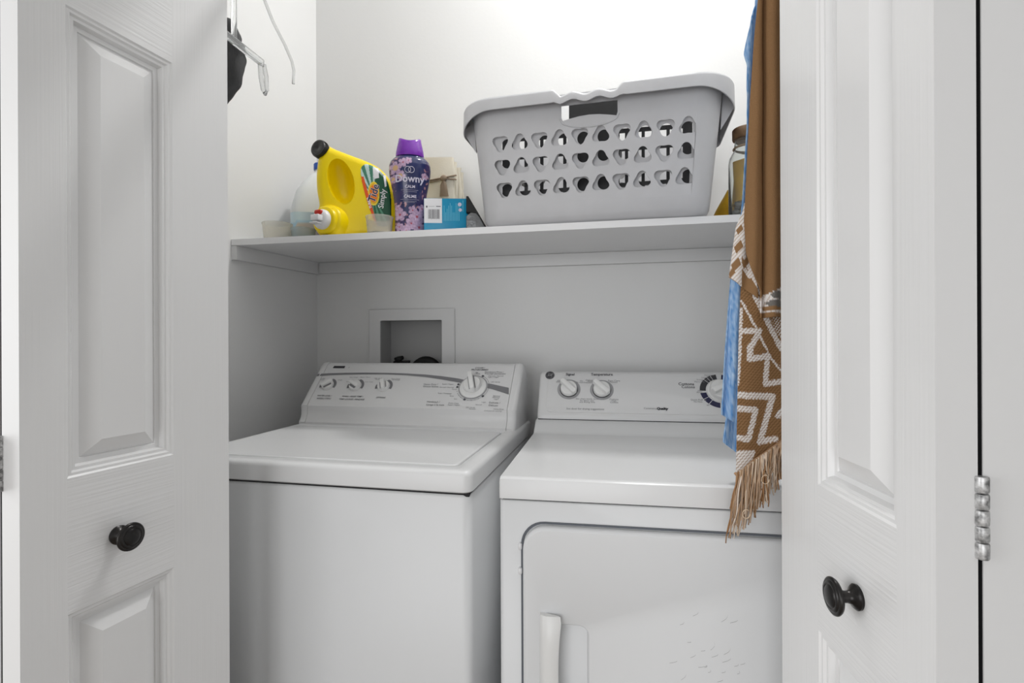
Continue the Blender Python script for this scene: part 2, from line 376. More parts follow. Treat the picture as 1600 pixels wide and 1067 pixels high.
# top with lid opening
b = MB(); O = (-.340, .340, 0, .655); Lr = (-.326, .3035, .036, .418)
def wr(r_, i, rad, z): return [(x, y, z) for x, y in rr(r_[0] + i, r_[1] - i, r_[2] + i, r_[3] - i, rad, 6)]
b.loft([wr(O, .004, .016, .872), wr(O, 0, .018, .875), wr(O, 0, .018, .904), wr(O, .0012, .017, .9085), wr(O, .005, .015, .9125), wr(O, .010, .012, .914),
        wr(Lr, 0, .012, .914), wr(Lr, .0015, .012, .9125), wr(Lr, .002, .011, .906)], True, True, True, WM)
b.build('top_panel', ENAMEL_TOP, wa, world=True, smooth=45)
b = MB(); b.loft([wr(Lr, .0042, .010, .907), wr(Lr, .0042, .010, .9135), wr(Lr, .0055, .009, .9152), wr(Lr, .009, .008, .9158), wr(Lr, .014, .007, .9150)], True, True, True, WM)
b.build('lid', ENAMEL_TOP, wa, world=True, smooth=50)
# console
PC = [(.4465, .9140), (.4462, .920), (.4535, .928), (.4585, .940), (.4600, .953), (.4580, .9655), (.4580, .9680), (.569, 1.0845), (.576, 1.0895), (.585, 1.0915), (.600, 1.090), (.645, 1.05), (.653, .9140)]
def extr(b, P, x0, x1, M, scale=1.0):
    b.loft([[(x, y, z) for y, z in P] for x in (x0, x1)], True, True, True, M)
b = MB(); extr(b, PC, -.311, .305, WM); b.build('console', CONS, wa, world=True, smooth=30)
def grow(P, d, cy=.55, cz=1.0):
    return [(cy + (y - cy) * (1 + d), (.914 + (z - .914) * (1 + d)) if z > .9141 else z) for y, z in P]
for xs in ((-.3120, -.334), (.3062, .331)):
    s_ = 1 if xs[1] > xs[0] else -1; b = MB()
    b.loft([[(x, y, z) for y, z in grow(PC, g)] for x, g in ((xs[0], .006), (xs[0] + s_ * .010, .008), (xs[0] + s_ * .018, 0), (xs[0] + s_ * .0225, -.035), (xs[0] + s_ * .0245, -.10))], True, True, True, WM)
    b.build('end_cap', CONS, wa, world=True, smooth=40)
fp = WM @ Vector((0, .4575, .9685)); fx = (WM.to_3x3() @ Vector((1, 0, 0))); ft = (WM.to_3x3() @ Vector((0, .1115, .116))).normalized(); fn = fx.cross(ft).normalized()
def wface(px, py, lift=0.0): return on_plane(px, py, fp, fn) + fn * lift
WF = frame(fp, fx, fn)
# grey arc band
up = [(226, 497), (300, 493), (400, 490), (520, 489), (640, 490), (780, 494), (900, 501), (1000, 511), (1100, 525), (1175, 541), (1230, 551), (1310, 560), (1360, 571), (1420, 584)]
dn = [(220, 512), (300, 506), (400, 502), (520, 500), (640, 500), (780, 506), (900, 517), (1000, 532), (1100, 550), (1175, 565), (1230, 575), (1310, 591), (1360, 606), (1420, 626)]
b = MB(); vs = []
for (ux, uy), (dx_, dy_) in zip(up, dn):
    vs += [wface(440 + ux / 4, 460 + uy / 4, .0006), wface(440 + dx_ / 4, 460 + dy_ / 4, .0006)]
b.add(vs, [(2 * k, 2 * k + 1, 2 * k + 3, 2 * k + 2) for k in range(len(up) - 1)]); b.build('arc_stripe', GREYP, wa, world=True, smooth=0)
b = MB()
b.add([wface(440 + x / 4, 460 + y / 4, .0008) for x, y in ((330, 447), (399, 448), (392, 462), (320, 461))], [(0, 1, 2, 3)]); b.build('badge', DARKP, wa, world=True, smooth=0)['label'] = 'small black maker badge'
# knobs
smallk = []
for (kx, ky, bl) in ((512.5, 601.0, 38), (555.5, 602.0, 150), (599.8, 602.8, 112)):
    P = wface(kx, ky + 1.0); Mk = frame(P, fx, fn); b = MB(); arc_mb(b, Mk, .0185, .0275, -22, 75, .0005); arc_mb(b, Mk, .0185, .0240, 75, 150, .0005); arc_mb(b, Mk, .0185, .0275, 165, 202, .0005); b.build('dial_arc', GREYP, wa, world=True, smooth=0)
    b = MB(); b.lathe([(.0004, 0), (.0193, 0), (.0190, .0016), (.018, .002), (.0004, .002)], 36, Mk); b.build('bezel', KNOBW, wa, world=True)
    kn = console_dial(wa, P + fn * .002, fx, fn, .0185, .011, bl, 'selector_knob', 'small white selector knob')
    g = MB(); Mr = Mk @ Matrix.Rotation(R_(bl), 4, 'Z')
    for sg in ((-1, 1) if bl == 112 else (1 if bl == 150 else -1,)): g.box((-.013, sg * .0085 - .0026 * (bl != 112) - .001, .0100), (.012, sg * .0085 + .0026 * (bl != 112) + .001, .0106), Mr)
    g.build('grip_shadow_line', GREYP, kn, world=True, smooth=0)
P = wface(739.2, 605.2); Mk = frame(P, fx, fn)
b = MB(); arc_mb(b, Mk, .036, .0435, 0, 360, .0010, 60); b.build('dial_ring', RINGG, wa, world=True, smooth=0)
b = MB(); arc_mb(b, Mk, .0474, .0480, -150, 70, .0007, 60)
for a in (63, 168, 180, 250, 318):
    arc_mb(b, Mk, .0445, .0510, a - 4, a + 4, .0009, 6)
for a in (200, 210, 220, 232, 262, 275, 288, 300): arc_mb(b, Mk, .0468, .0490, a - .8, a + .8, .0009, 2)
b.build('dial_marks', TEXTP, wa, world=True, smooth=0)
b = MB(); b.lathe([(.0004, 0), (.0395, 0), (.0395, .003), (.036, .0055), (.028, .0075), (.0004, .0075)], 56, Mk); b.build('dial_skirt', KNOBW, wa, world=True, smooth=50)
kn = console_dial(wa, P + fn * .0075, fx, fn, .0262, .020, 108, 'timer_knob', 'large white timer knob', .034, .0068)
g = MB(); Mr = Mk @ Matrix.Rotation(R_(108), 4, 'Z')
for sg in (-1, 1): g.box((-.022, sg * .0086 - .0010, .0215), (.026, sg * .0086 + .0010, .0226), Mr)
g.build('grip_shadow_line', GREYP, kn, world=True, smooth=0)
# lettering: (text, pixel centre, height, align)
def lettering(parent, name, items, P0, X, N, matl, lift=.0009, lab=None):
    b = MB(); solo = name == 'lettering'
    for it in items:
        if solo: b = MB()
        s_, px, py, size = it[:4]; al = it[4] if len(it) > 4 else 'CENTER'; shr = it[5] if len(it) > 5 else 0; bold = it[6] if len(it) > 6 else 0
        vs, fs = text_mesh(s_, size, al, bold, shr)
        b.add(vs, fs, frame(on_plane(px, py, P0, N) + N * lift, X, N))
        if solo: b.build(name, matl, parent, world=True, smooth=0, recalc=False)
    if solo: return
    o = b.build(name, matl, parent, world=True, smooth=0, recalc=False)
    if lab: o['label'] = lab
    if name == 'fine_print': o['kind'] = 'stuff'
    return o
lettering(wa, 'lettering', [
    ('WATER LEVEL /', 507, 618.4, .0072, 'CENTER', .12, .0001), ("NIVEAU D'EAU", 506, 622.8, .0072, 'CENTER', .12, .0001),
    ('WASH • RINSE TEMP /', 551, 619.6, .0072, 'CENTER', .12, .0001), ('TEMP LAVAGE • RINÇAGE', 549.5, 624, .0072, 'CENTER', .12, .0001),
    ('OPTIONS', 595, 621.3, .0072, 'CENTER', .12, .0001),
    ('CYCLES /', 750, 575.0, .0075, 'CENTER', .1, .0001), ('PROGRAMMES', 749.5, 578.0, .0082, 'CENTER', .1, .0001),
    ('Permanent Press /', 757.5, 581.4, .0078, 'LEFT', 0, 0), ('Pressage permanent', 757.5, 584.0, .0078, 'LEFT', 0, 0),
    ('Heavy Duty /', 662, 600.6, .0084, 'LEFT', 0, 0), ('Grosse lessive', 661, 604.0, .0084, 'LEFT', 0, 0),
    ('Handwash /', 667.0, 627.8, .0084, 'LEFT', 0, 0), ('Lavage à la main', 666, 632.4, .0084, 'LEFT', 0, 0),
    ('Delicate /', 764, 629.3, .0084, 'LEFT', 0, 0), ('Délicats', 763.4, 633.5, .0084, 'LEFT', 0, 0)], fp, fx, fn, TEXTP, lab='dark printed cycle names')
lettering(wa, 'fine_print', [
    ('Super / Super', 700, 600.4, .0066), ('Normal / Normal', 698, 605.4, .0062), ('Normal', 710, 608.3, .005), ('Soak / Trempage', 695, 614.9, .0062), ('Rinse', 706, 619, .0058), ('Spin', 712, 623.5, .0058),
    ('Extra Clean', 709, 630.2, .0066), ('Super / Super', 709, 633.0, .0066), ('Off / Arrêt', 735, 637, .0062), ('Normal', 738, 639.4, .006), ('Normal', 748, 632.5, .0058), ('Léger', 756, 628.5, .0058),
    ('Normal', 776, 619, .0066), ('Normal', 775, 621.4, .0066), ('Léger', 775.5, 624.0, .006), ('Off', 745, 582.5, .006), ('Arrêt', 747, 584, .006), ('Normal / Normal', 775, 587.6, .0064), ('Light / Léger', 771, 589.6, .0064), ('Off / Arrêt', 774, 597.2, .0064),
    ('Heavy Duty', 779, 639.5, .0060), ('Commercial capacity', 770, 642.3, .0060),
    ('Large', 505, 591.4, .0062), ('Super', 504, 593.3, .0062), ('Small', 531.5, 594, .0066), ('Hot / Cold', 552.5, 589.6, .0062), ('Warm / Warm', 571, 589.6, .0058), ('Cold', 544, 596.6, .006), ('Cold / Cold', 576, 597, .0058), ('Off / Arrêt', 591.5, 591.3, .0062), ('Rinse', 590, 592.8, .0062), ('Extra Rinse', 618.5, 592.0, .0062), ('2e rinçage', 619, 593.7, .0062)], fp, fx, fn, GREYP, lab='small grey printed settings')
lettering(wa, 'badge_mark', [('II', 545.5, 574.4, .007)], fp, fx, fn, GREYP)

# ------------------------------------------------------------------ dryer
dr = empty('clothes_dryer', (.138, .9106, 0), R_(1.6)); tag(dr, 'white front-loading clothes dryer with two grey-ringed dials and a hanging throw before it', 'dryer')
DM = wmat(dr)
b = MB(); b.loft([[(x, y, z) for x, y in rr(-.343 + i, .343 - i, .004 + i, .60, .008, 4)] for i, z in ((0, 0), (0, .8695), (.002, .8715))], M=DM); b.build('cabinet', ENAMEL, dr, world=True, smooth=60)
b = MB(); b.box((-.338, .010, .868), (.338, .60, .879), DM); b.build('seam', GAP, dr, world=True)['label'] = 'dark seam under the top'
PT = [(0, .8755), (0, .906), (.0015, .9105), (.006, .9135), (.012, .914), (.475, .9075), (.488, .9085), (.497, .913), (.5385, .9365), (.60, .9365), (.60, .8755)]
b = MB(); b.loft([[(x, y + (i if y < .01 else 0), z - (i if z > .88 else 0)) for y, z in PT] for x, i in ((-.3432, .003), (-.3418, .0008), (-.339, 0), (.339, 0), (.3418, .0008), (.3432, .003))], True, True, True, DM)
b.build('top_panel', ENAMEL_TOP, dr, world=True, smooth=35)
b = MB(); b.box((-.336, .5415, .936), (.336, .66, .9395), DM); b.build('seam', GAP, dr, world=True)['label'] = 'dark seam below the console'
PD = [(.5385, .9390), (.5385, .945), (.5395, .952), (.541, .954), (.618, 1.0555), (.624, 1.0615), (.634, 1.0655), (.650, 1.067), (.690, 1.060), (.70, .9390)]
b = MB()
b.loft([[(x, cy_ + (y - cy_) * g, .9390 + (z - .9390) * (1 - (1 - g) * .55)) for y, z in PD] for cy_ in (.62,) for x, g in ((-.3400, .80), (-.3385, .92), (-.334, .975), (-.322, 1), (.322, 1), (.334, .975), (.3385, .92), (.34, .80))], True, True, True, DM)
b.build('console', CONS, dr, world=True, smooth=50)
dp = DM @ Vector((0, .541, .954)); dx = DM.to_3x3() @ Vector((1, 0, 0)); dt = (DM.to_3x3() @ Vector((0, .077, .1015))).normalized(); dn_ = dx.cross(dt).normalized()
DF = frame(dp, dx, dn_)
b = MB(); b.loft([[(x, y, z) for x, y in rr(-.315 + i, .325 - i, .0035 + i, .128 - i, .016, 6)] for i, z in ((0, -.0004), (.0004, .0012), (.0018, .0018))], True, False, True, DF); b.build('fascia', CONS, dr, world=True, smooth=25)
def dface(px, py): return on_plane(px, py, dp, dn_) + dn_ * .0018
for kx, ky in ((889.0, 608.8), (940.3, 609.8)):
    P = dface(kx, ky); Mk = frame(P, dx, dn_); b = MB(); arc_mb(b, Mk, .020, .0335, 0, 360, .0006, 56); b.build('dial_ring', RINGG, dr, world=True, smooth=0)
    b = MB(); b.lathe([(.0004, 0), (.0262, 0), (.0258, .002), (.0004, .002)], 44, Mk); b.build('dial_gap', DARKP, dr, world=True)
    console_dial(dr, P + dn_ * .0015, dx, dn_, .0243, .016, 135, 'selector_knob', 'round white selector knob', .0305, .0075)
P = dface(1125.5, 611.5); Mk = frame(P, dx, dn_); b = MB()
for a0, a1_ in ((96, 112), (114, 124), (126, 136), (138, 180)): arc_mb(b, Mk, .0385, .0545, a0, a1_, .0006, 10)
b.build('dial_band', DARKP, dr, world=True, smooth=0)['label'] = 'black timer band with white ticks'
b = MB()
for a0, a1_ in ((188, 209), (211, 229), (231, 262), (280, 350), (10, 80)): arc_mb(b, Mk, .0385, .0545, a0, a1_, .0006, 10)
b.build('dial_band', NAVYP, dr, world=True, smooth=0)['label'] = 'navy timer band with white ticks'
b = MB(); b.lathe([(.0004, 0), (.036, 0), (.035, .003), (.0004, .003)], 44, Mk); b.build('dial_skirt', KNOBW, dr, world=True)
console_dial(dr, P + dn_ * .003, dx, dn_, .030, .02, 30, 'timer_knob', 'white timer knob behind the blue towel', .032, .008)
lettering(dr, 'lettering', [('Signal', 891, 585.6, .0115, 'CENTER', 0, .0003), ('Temperature', 940.3, 585.7, .0118, 'CENTER', 0, .0003), ('Cottons', 1072, 600.8, .0128, 'CENTER', 0, .0003), ('Cotons', 1075, 605.4, .0120, 'CENTER', 0, .0002)], dp, dx, dn_, TEXTP, .0026, 'dark printed control names')
lettering(dr, 'fine_print', [('Off', 873.8, 595.5, .008), ('Arrêt', 873.2, 597.4, .007), ('On', 908.5, 596, .007), ('En marche', 908.5, 598.2, .007), ('Delicate', 922, 594.8, .0075), ('Knits', 922.4, 596.6, .007), ('Délicat', 922, 598.5, .007),
    ('Easy Care', 959.4, 595.6, .0085), ('Medium', 958.6, 598.0, .007), ('See chart inside door', 917.3, 623.9, .0074), ('for fabric care', 917.2, 626.6, .007), ('and drying time', 917.5, 629, .007),
    ('Cottons', 959.3, 624.6, .0075), ('High', 959.3, 627, .007), ('Cotons', 959.4, 629.4, .0075), ('See door for drying suggestions', 914.3, 639.5, .0082),
    ('Optimum', 1108, 587, .007), ('Less Dry', 1103, 590.6, .0068), ('Energy saver', 1098, 594, .0065), ('More Dry', 1092.5, 597.2, .0068), ('Off', 1092.6, 611.3, .007), ('Arrêt', 1092.8, 613.6, .007), ('Quick Fluff 10', 1091, 625.5, .0074), ('No Heat', 1090.5, 628.4, .0065), ('60', 1106, 633.7, .007)], dp, dx, dn_, GREYP, .0026, 'small grey printed settings')
lettering(dr, 'commercial_mark', [('Commercial', 1017, 638.8, .008, 'CENTER', .1)], dp, dx, dn_, GREYP, .0026)
lettering(dr, 'quality_mark', [('Quality', 1034.6, 639.2, .010, 'CENTER', .2, .0006)], dp, dx, dn_, DARKP, .0026)
# round script badge
Mb = frame(on_plane(859.4, 586.8, dp, dn_), dx, dn_); b = MB(); b.lathe([(.0004, .0018), (.0135, .0018), (.0132, .0032), (.0124, .0036), (.0004, .0036)], 36, Mb); bd = b.build('badge', DARKP, dr, world=True); bd['label'] = 'black round maker badge'
b = MB(); arc_mb(b, Mb, .0113, .0119, 0, 360, .0039, 40)
vs, fs = text_mesh('GE', .0125, 'CENTER', .0001, .25); b.add(vs, fs, Mb @ Matrix.Translation((0, 0, .0039)))
for a in (20, 110, 200, 290): arc_mb(b, Mb @ Matrix.Translation((.0075 * math.cos(R_(a)), .0075 * math.sin(R_(a)), 0)), .0022, .0027, a - 40, a + 150, .0039, 10)
b.build('badge_mark', RINGG, bd, world=True, smooth=0, recalc=False)
# door
def fr3(r_, i, rad, y): return [(x, y, z) for x, z in rr(r_[0] + i, r_[1] - i, r_[2] + i, r_[3] - i, rad, 8)]
DO = (-.3035, .3035, .20, .8365)
b = MB(); b.loft([fr3(DO, 0, .042, .0035), fr3(DO, 0, .042, .0005), fr3(DO, .0035, .040, .0012), fr3(DO, .006, .038, .010)], True, False, False, DM)
b.build('door_gap_shade', mat('blue_grey_shade', (.13, .14, .16), .6), dr, world=True, smooth=50)  # dark ring colours in the shade of the gap round the door
# door face with the handle pocket
b = MB(); HP = (-.262, -.182, .50, .668)
b.loft([fr3(DO, .0052, .040, .0030), fr3(DO, .0052, .040, -.010), fr3(DO, .0065, .039, -.0135), fr3(DO, .010, .036, -.015)], True, False, False, DM)
b.loft([fr3(DO, .010, .036, -.015), fr3(HP, 0, .018, -.015), fr3(HP, .002, .017, -.0135), fr3(HP, .006, .014, .010)], True, False, True, DM)
do = b.build('door', ENAMEL, dr, world=True, smooth=50)
b = MB(); rings = []
for k in range(21):
    z = .684 - (.684 - .484) * k / 20; t = abs(k / 20 - .5) * 2
    wr_ = .0365 - .0045 * math.cos(min(1, (1 - t) * 1.3) * math.pi / 2 + math.pi) * 0 - .006 * (1 - t ** 2.5); bow = .012 + .014 * (1 - t ** 4)
    if k in (0, 20): wr_ -= .003
    L0 = -.268; R0 = L0 + wr_ + .003
    rings.append([(L0, -.0152, z), (L0 + .001, -.0152 - bow * .55, z), (L0 + .008, -.0152 - bow * .9, z), (L0 + (R0 - L0) * .5, -.0152 - bow, z), (R0 - .004, -.0152 - bow * .95, z), (R0, -.0152 - bow * .85, z), (R0 - .003, -.0152 - bow * .6, z), (L0 + .010, -.0150, z)])
b.loft(rings, True, True, True, DM); b.build('handle', KNOBW, do, world=True, smooth=60)
for z in (.7915, .7475):
    b = MB(); b.loft([[(x, y, z_) for x, z_ in rr(-.3085 + i, -.3015 - i, z - .006 + i, z + .006 - i, .003, 3)] for i, y in ((0, .004), (0, -.003), (.001, -.0045))], True, False, True, DM); b.build('hinge_plug', WHTP, dr, world=True, smooth=60)
# pencil-like scuffs on the door
b = MB(); r2 = random.Random(5)
for _ in range(26):
    cx_, cz_ = r2.gauss(.01, .035), r2.gauss(.625, .03); a = r2.uniform(.3, 1.2); L_ = r2.uniform(.004, .016)
    p = [(cx_ + math.cos(a) * L_ * t + .003 * math.sin(3 * t), -.0152, cz_ + math.sin(a) * L_ * t) for t in (0, .25, .5, .75, 1)]
    for q, s_ in zip(p[:-1], p[1:]): b.add([(q[0], q[1], q[2]), (s_[0], s_[1], s_[2]), (s_[0], s_[1], s_[2] + .0005), (q[0], q[1], q[2] + .0005)], [(0, 1, 2, 3)], DM)
b.build('scuffs', mat('scuff_grey', (.30, .30, .31), .6), do, world=True, smooth=0)['kind'] = 'stuff'

# ------------------------------------------------------------------ laundry basket
BC = Vector((-.052, 1.477, 1.4652)); BYAW = R_(-2.5); BH = .318
ba = empty('laundry_basket', BC, BYAW); tag(ba, 'big pale grey plastic laundry basket with rounded triangular holes, standing on the shelf', 'basket')
BM = wmat(ba)
def bdim(h):
    t = h / BH; return (.291 + .032 * t, .152 + .030 * t, .050 + .012 * t)
def tri_hole(cx, cy, s, up):
    P = []; n = 30
    for k in range(n):
        a = 2 * math.pi * k / n; rad = s * (1 + .17 * math.cos(3 * (a - math.pi / 2)) * (1 if up else -1))
        P.append((cx + rad * math.cos(a) * 1.0, cy + rad * math.sin(a) - (.0015 if up else -.0015)))
    return P
def panel_mesh(outline, holes, th):
    c = bpy.data.curves.new('p', 'CURVE'); c.dimensions = '2D'; c.fill_mode = 'BOTH'; c.extrude = th / 2
    for P in [outline] + holes:
        s_ = c.splines.new('POLY'); s_.points.add(len(P) - 1); s_.use_cyclic_u = True
        for q, pt in zip(s_.points, P): q.co = (pt[0], pt[1], 0, 1)
    o = bpy.data.objects.new('p', c); COL.objects.link(o); dg = bpy.context.evaluated_depsgraph_get(); dg.update()
    e = o.evaluated_get(dg); me = e.to_mesh(); vs = [v.co.copy() for v in me.vertices]; fs = [list(p.vertices) for p in me.polygons]
    e.to_mesh_clear(); bpy.data.objects.remove(o); bpy.data.curves.remove(c); return vs, fs
h0, h1 = .050, BH
b = MB(); TH = .0026
a0, b0, r0 = bdim(h0); a1_, b1, r1 = bdim(h1)
Lv = math.hypot(h1 - h0, b1 - b0)
xa, xb = a0 - r0, a1_ - r1
holes = []
cols = [(-.231 + .0513 * k) for k in range(10)]
for ri, hz in enumerate((.094, .153, .213)):
    for k, cxx in enumerate(cols):
        holes.append(tri_hole(cxx + .002 + (ri - 1) * .004 * (cxx / .23), (hz - h0) / (h1 - h0) * Lv, .0197, k % 2 == 1))
slot = [(-.070, .262), (-.067, .2535), (-.05, .2570), (-.025, .2610), (0, .2625), (.025, .2610), (.05, .2570), (.067, .2535), (.070, .262), (.070, .2905), (-.070, .2905)]
slot = [(x, (z - h0) * Lv / (h1 - h0)) for x, z in slot]
vs, fs = panel_mesh([(-xa, 0), (xa, 0), (xb, Lv), (-xb, Lv)], holes + [slot], TH)
for sgn in (-1, 1):
    ux = Vector((1, 0, 0)) * (1 if sgn < 0 else -1); uv = Vector((0, sgn * (b1 - b0), h1 - h0)).normalized(); nn = ux.cross(uv)
    Mp = Matrix((ux, uv, nn)).transposed().to_4x4(); Mp.translation = Vector((0, sgn * b0, h0)) - nn * TH / 2
    b.add(vs, fs, BM @ Mp)
def bring(h, ins=0.0, n=8):
    A, B, r = bdim(h); return [(x, y, h) for x, y in rr(-A + ins, A - ins, -B + ins, B - ins, max(r - ins, .004), n)]
NR = 9
def corner_ids(n=8):  # indices of end walls incl. corners: right side: ring order starts right-top corner
    return None
ring_o0, ring_o1, ring_i0, ring_i1 = bring(h0), bring(h1), bring(h0, TH), bring(h1, TH)
N = len(ring_o0); n1 = 9
# corner+end strips: right end uses corners 3 (lower right) and 0 (upper right); left end uses 1 and 2
for ids in ([*range(27, 36), *range(0, 9)], [*range(9, 27)]):
    P = [[ring_o0[i] for i in ids], [ring_o1[i] for i in ids], [ring_i1[i] for i in ids], [ring_i0[i] for i in ids]]
    vv = [p for q in P for p in q]; k = len(ids); ff = []
    for q in range(4):
        for i in range(k - 1): ff.append((q * k + i, q * k + i + 1, ((q + 1) % 4) * k + i + 1, ((q + 1) % 4) * k + i))
    b.add(vv, ff, BM)
# bottom pan, rounded
b.loft([bring(.0, .022), bring(.002, .014), bring(.008, .006), bring(.020, .001), bring(h0, 0), bring(h0, TH), bring(.020, TH + .001), bring(.010, .008), bring(.005, .02)], True, True, True, BM)
body = b.build('body', BASKET, ba, world=True, smooth=35)
# rolled rim with wavy front and back hand holds
prof = [(0.0, -.003), (.001, .002), (.004, .005), (.020, .0055), (.025, .003), (.0275, -.003), (.0285, -.030), (.0265, -.0305), (.0245, -.004), (.020, .002), (.004, .0015), (-.0022, -.003)]
def rim_path(n=220):
    A, B, r = bdim(BH); r = .075; P = []
    base = rr(-A, A, -B, B, r, 16); base.append(base[0]); seg = []
    for p, q in zip(base[:-1], base[1:]):
        L_ = math.hypot(q[0] - p[0], q[1] - p[1]); k = max(1, int(L_ / .008))
        for i in range(k): seg.append((p[0] + (q[0] - p[0]) * i / k, p[1] + (q[1] - p[1]) * i / k))
    return seg
path = rim_path(); rings = []
for i, p in enumerate(path):
    q0 = path[i - 1]; q1 = path[(i + 1) % len(path)]; tx, ty = q1[0] - q0[0], q1[1] - q0[1]; l = math.hypot(tx, ty); nx, ny = ty / l, -tx / l
    A, B, r = bdim(BH); ends = max(0, (abs(p[0]) - A + .075) / .075); lip = 1 + .9 * ends ** 2
    hand = 0
    if abs(p[0]) < .10 and abs(p[1]) > B - .02:
        u = abs(p[0]); k = min(1, max(0, (.088 - u) / .020)); k = k * k * (3 - 2 * k)
        hand = k * (-.0145 + .0045 * math.cos(p[0] / .070 * math.pi * 2.2 + math.pi + (0.6 if p[1] < 0 else -.6)))
    hk = min(1, max(0, (.088 - abs(p[0])) / .02)) if abs(p[1]) > B - .02 else 0
    rings.append([(p[0] + nx * d_, p[1] + ny * d_, BH + z * (lip if z < -.01 else 1) * (1 - .45 * hk if z < -.01 else 1) + hand) for d_, z in prof])
b = MB(); rings.append(rings[0]); b.loft(rings, True, False, False, BM)
for sx in (-1, 1):                                  # gussets under the end grips
    A, B, r = bdim(BH)
    b.prism([(sx * (A - .004), BH - .100), (sx * (A + .001), BH - .01), (sx * (A + .026), BH - .03), (sx * (A + .026), BH - .050)], -.11, -.105, BM); b.prism([(sx * (A - .004), BH - .100), (sx * (A + .001), BH - .01), (sx * (A + .026), BH - .03), (sx * (A + .026), BH - .050)], .105, .11, BM)
b.build('rim', BASKET, ba, world=True, smooth=50)
# shallow scoop moulding below the front hand hold
b = MB(); sp = []
for k in range(25):
    t = -1 + 2 * k / 24; x = .074 * t; h = .258 - .025 * math.sqrt(max(0, 1 - t * t)) ** .9
    A, B, r = bdim(h); sp.append((x, -B - .0006, h))
b.tube(sp, .0016, 6, BM); b.build('scoop_ridge', BASKET, ba, world=True, smooth=60)

# a second pale basket nested inside, and a dark barred rack standing in it
ib = empty('laundry_basket', BC + Vector((0, 0, .006)), BYAW); tag(ib, 'second pale basket nested inside the big one, seen only through its holes', 'basket')
IM = wmat(ib)
def idim(h): a, b_, r = bdim(h); return a - .012, b_ - .016, r - .008
ia0, ib0, ir0 = idim(h0); ia1, ib1, ir1 = idim(.248); LvI = math.hypot(.248 - h0, ib1 - ib0)
tf = (IM.to_3x3() @ Vector((0, -(ib1 - ib0), .248 - h0))).normalized(); xf = IM.to_3x3() @ Vector((1, 0, 0)); nf = xf.cross(tf).normalized(); p0 = IM @ Vector((0, -ib0, h0))
ih = []
HXP = (788, 817, 848.5, 880, 911, 944, 978, 1010.5, 1045, 1080)
for ri, (ya, yb_, dy) in enumerate(((222, 195, 5.5), (256.6, 233.8, -3.5), (293, 271, 4.5))):
    for hx_ in HXP:
        q = on_plane(930 + (hx_ - 930) * .967, ya + (hx_ - 788) * (yb_ - ya) / 292 + dy, p0, nf) - p0; cx_, cy_ = q.dot(xf), q.dot(tf)
        ih.append([(cx_ + .0158 * math.cos(2 * math.pi * t / 24), cy_ + .0168 * math.sin(2 * math.pi * t / 24)) for t in range(24)])
vs2, fs2 = panel_mesh([(-(ia0 - ir0), 0), (ia0 - ir0, 0), (ia1 - ir1, LvI), (-(ia1 - ir1), LvI)], ih, .002)
b = MB()
for sgn in (-1, 1):
    ux = Vector((1, 0, 0)) * (1 if sgn < 0 else -1); uv = Vector((0, sgn * (ib1 - ib0), .248 - h0)).normalized(); nn = ux.cross(uv)
    Mp = Matrix((ux, uv, nn)).transposed().to_4x4(); Mp.translation = Vector((0, sgn * ib0, h0)); b.add(vs2, fs2, IM @ Mp)
def iring(h, ins=0.0):
    A, B, r = idim(h); return [(x, y, h) for x, y in rr(-A + ins, A - ins, -B + ins, B - ins, max(r - ins, .004), 8)]
o0, o1 = iring(h0), iring(.248)
for ids in ([*range(27, 36), *range(0, 9)], [*range(9, 27)]):
    k = len(ids); b.add([o0[i] for i in ids] + [o1[i] for i in ids], [(i, i + 1, k + i + 1, k + i) for i in range(k - 1)], IM)
b.loft([iring(.002, .016), iring(.010, .006), iring(.022, .001), iring(h0)], True, True, False, IM)
b.build('body', BASKET, ib, world=True, smooth=35)
RYk = 1.375
fa = empty('dark_rack', (-.05, RYk, 1.4655 + .0105)); tag(fa, 'dark barred rack with a solid middle board, standing inside the pale laundry basket', 'rack')
def rk(name, x0, y0, x1, y1, th=.008, d=0.0):
    """piece whose front face covers photograph columns x0..x1 and rows y0..y1 (taken at its own depth)"""
    P = [at(x0, y0, RYk), at(x1, y0 - (x1 - x0) * .081, RYk), at(x1, y1 - (x1 - x0) * .081, RYk), at(x0, y1, RYk)]; zb = fa.location.z
    b = MB(); b.loft([[(p.x, RYk + e, max(p.z, zb)) for p in P] for e in (d, d + th)]); return b.build(name, DARKFR, fa, world=True)
rk('centre_board', 889, 152, 968, 345)
rk('end_board', 785, 214, 803, 318); rk('end_board', 1067, 190, 1082, 300)
for y_ in (213, 241.5, 298):
    rk('rail', 803, y_ + 1.4, 889, y_ + 7.4, .006, .001); rk('rail', 968, y_ + 1.4 - 165 * .081, 1067, y_ + 7.4 - 165 * .081, .006, .001)
for x in (819.5, 844, 880, 976.5, 1002.5, 1041.5): rk('bar', x, 216 - (x - 803) * .081, x + 5, 352, .007, -.001)

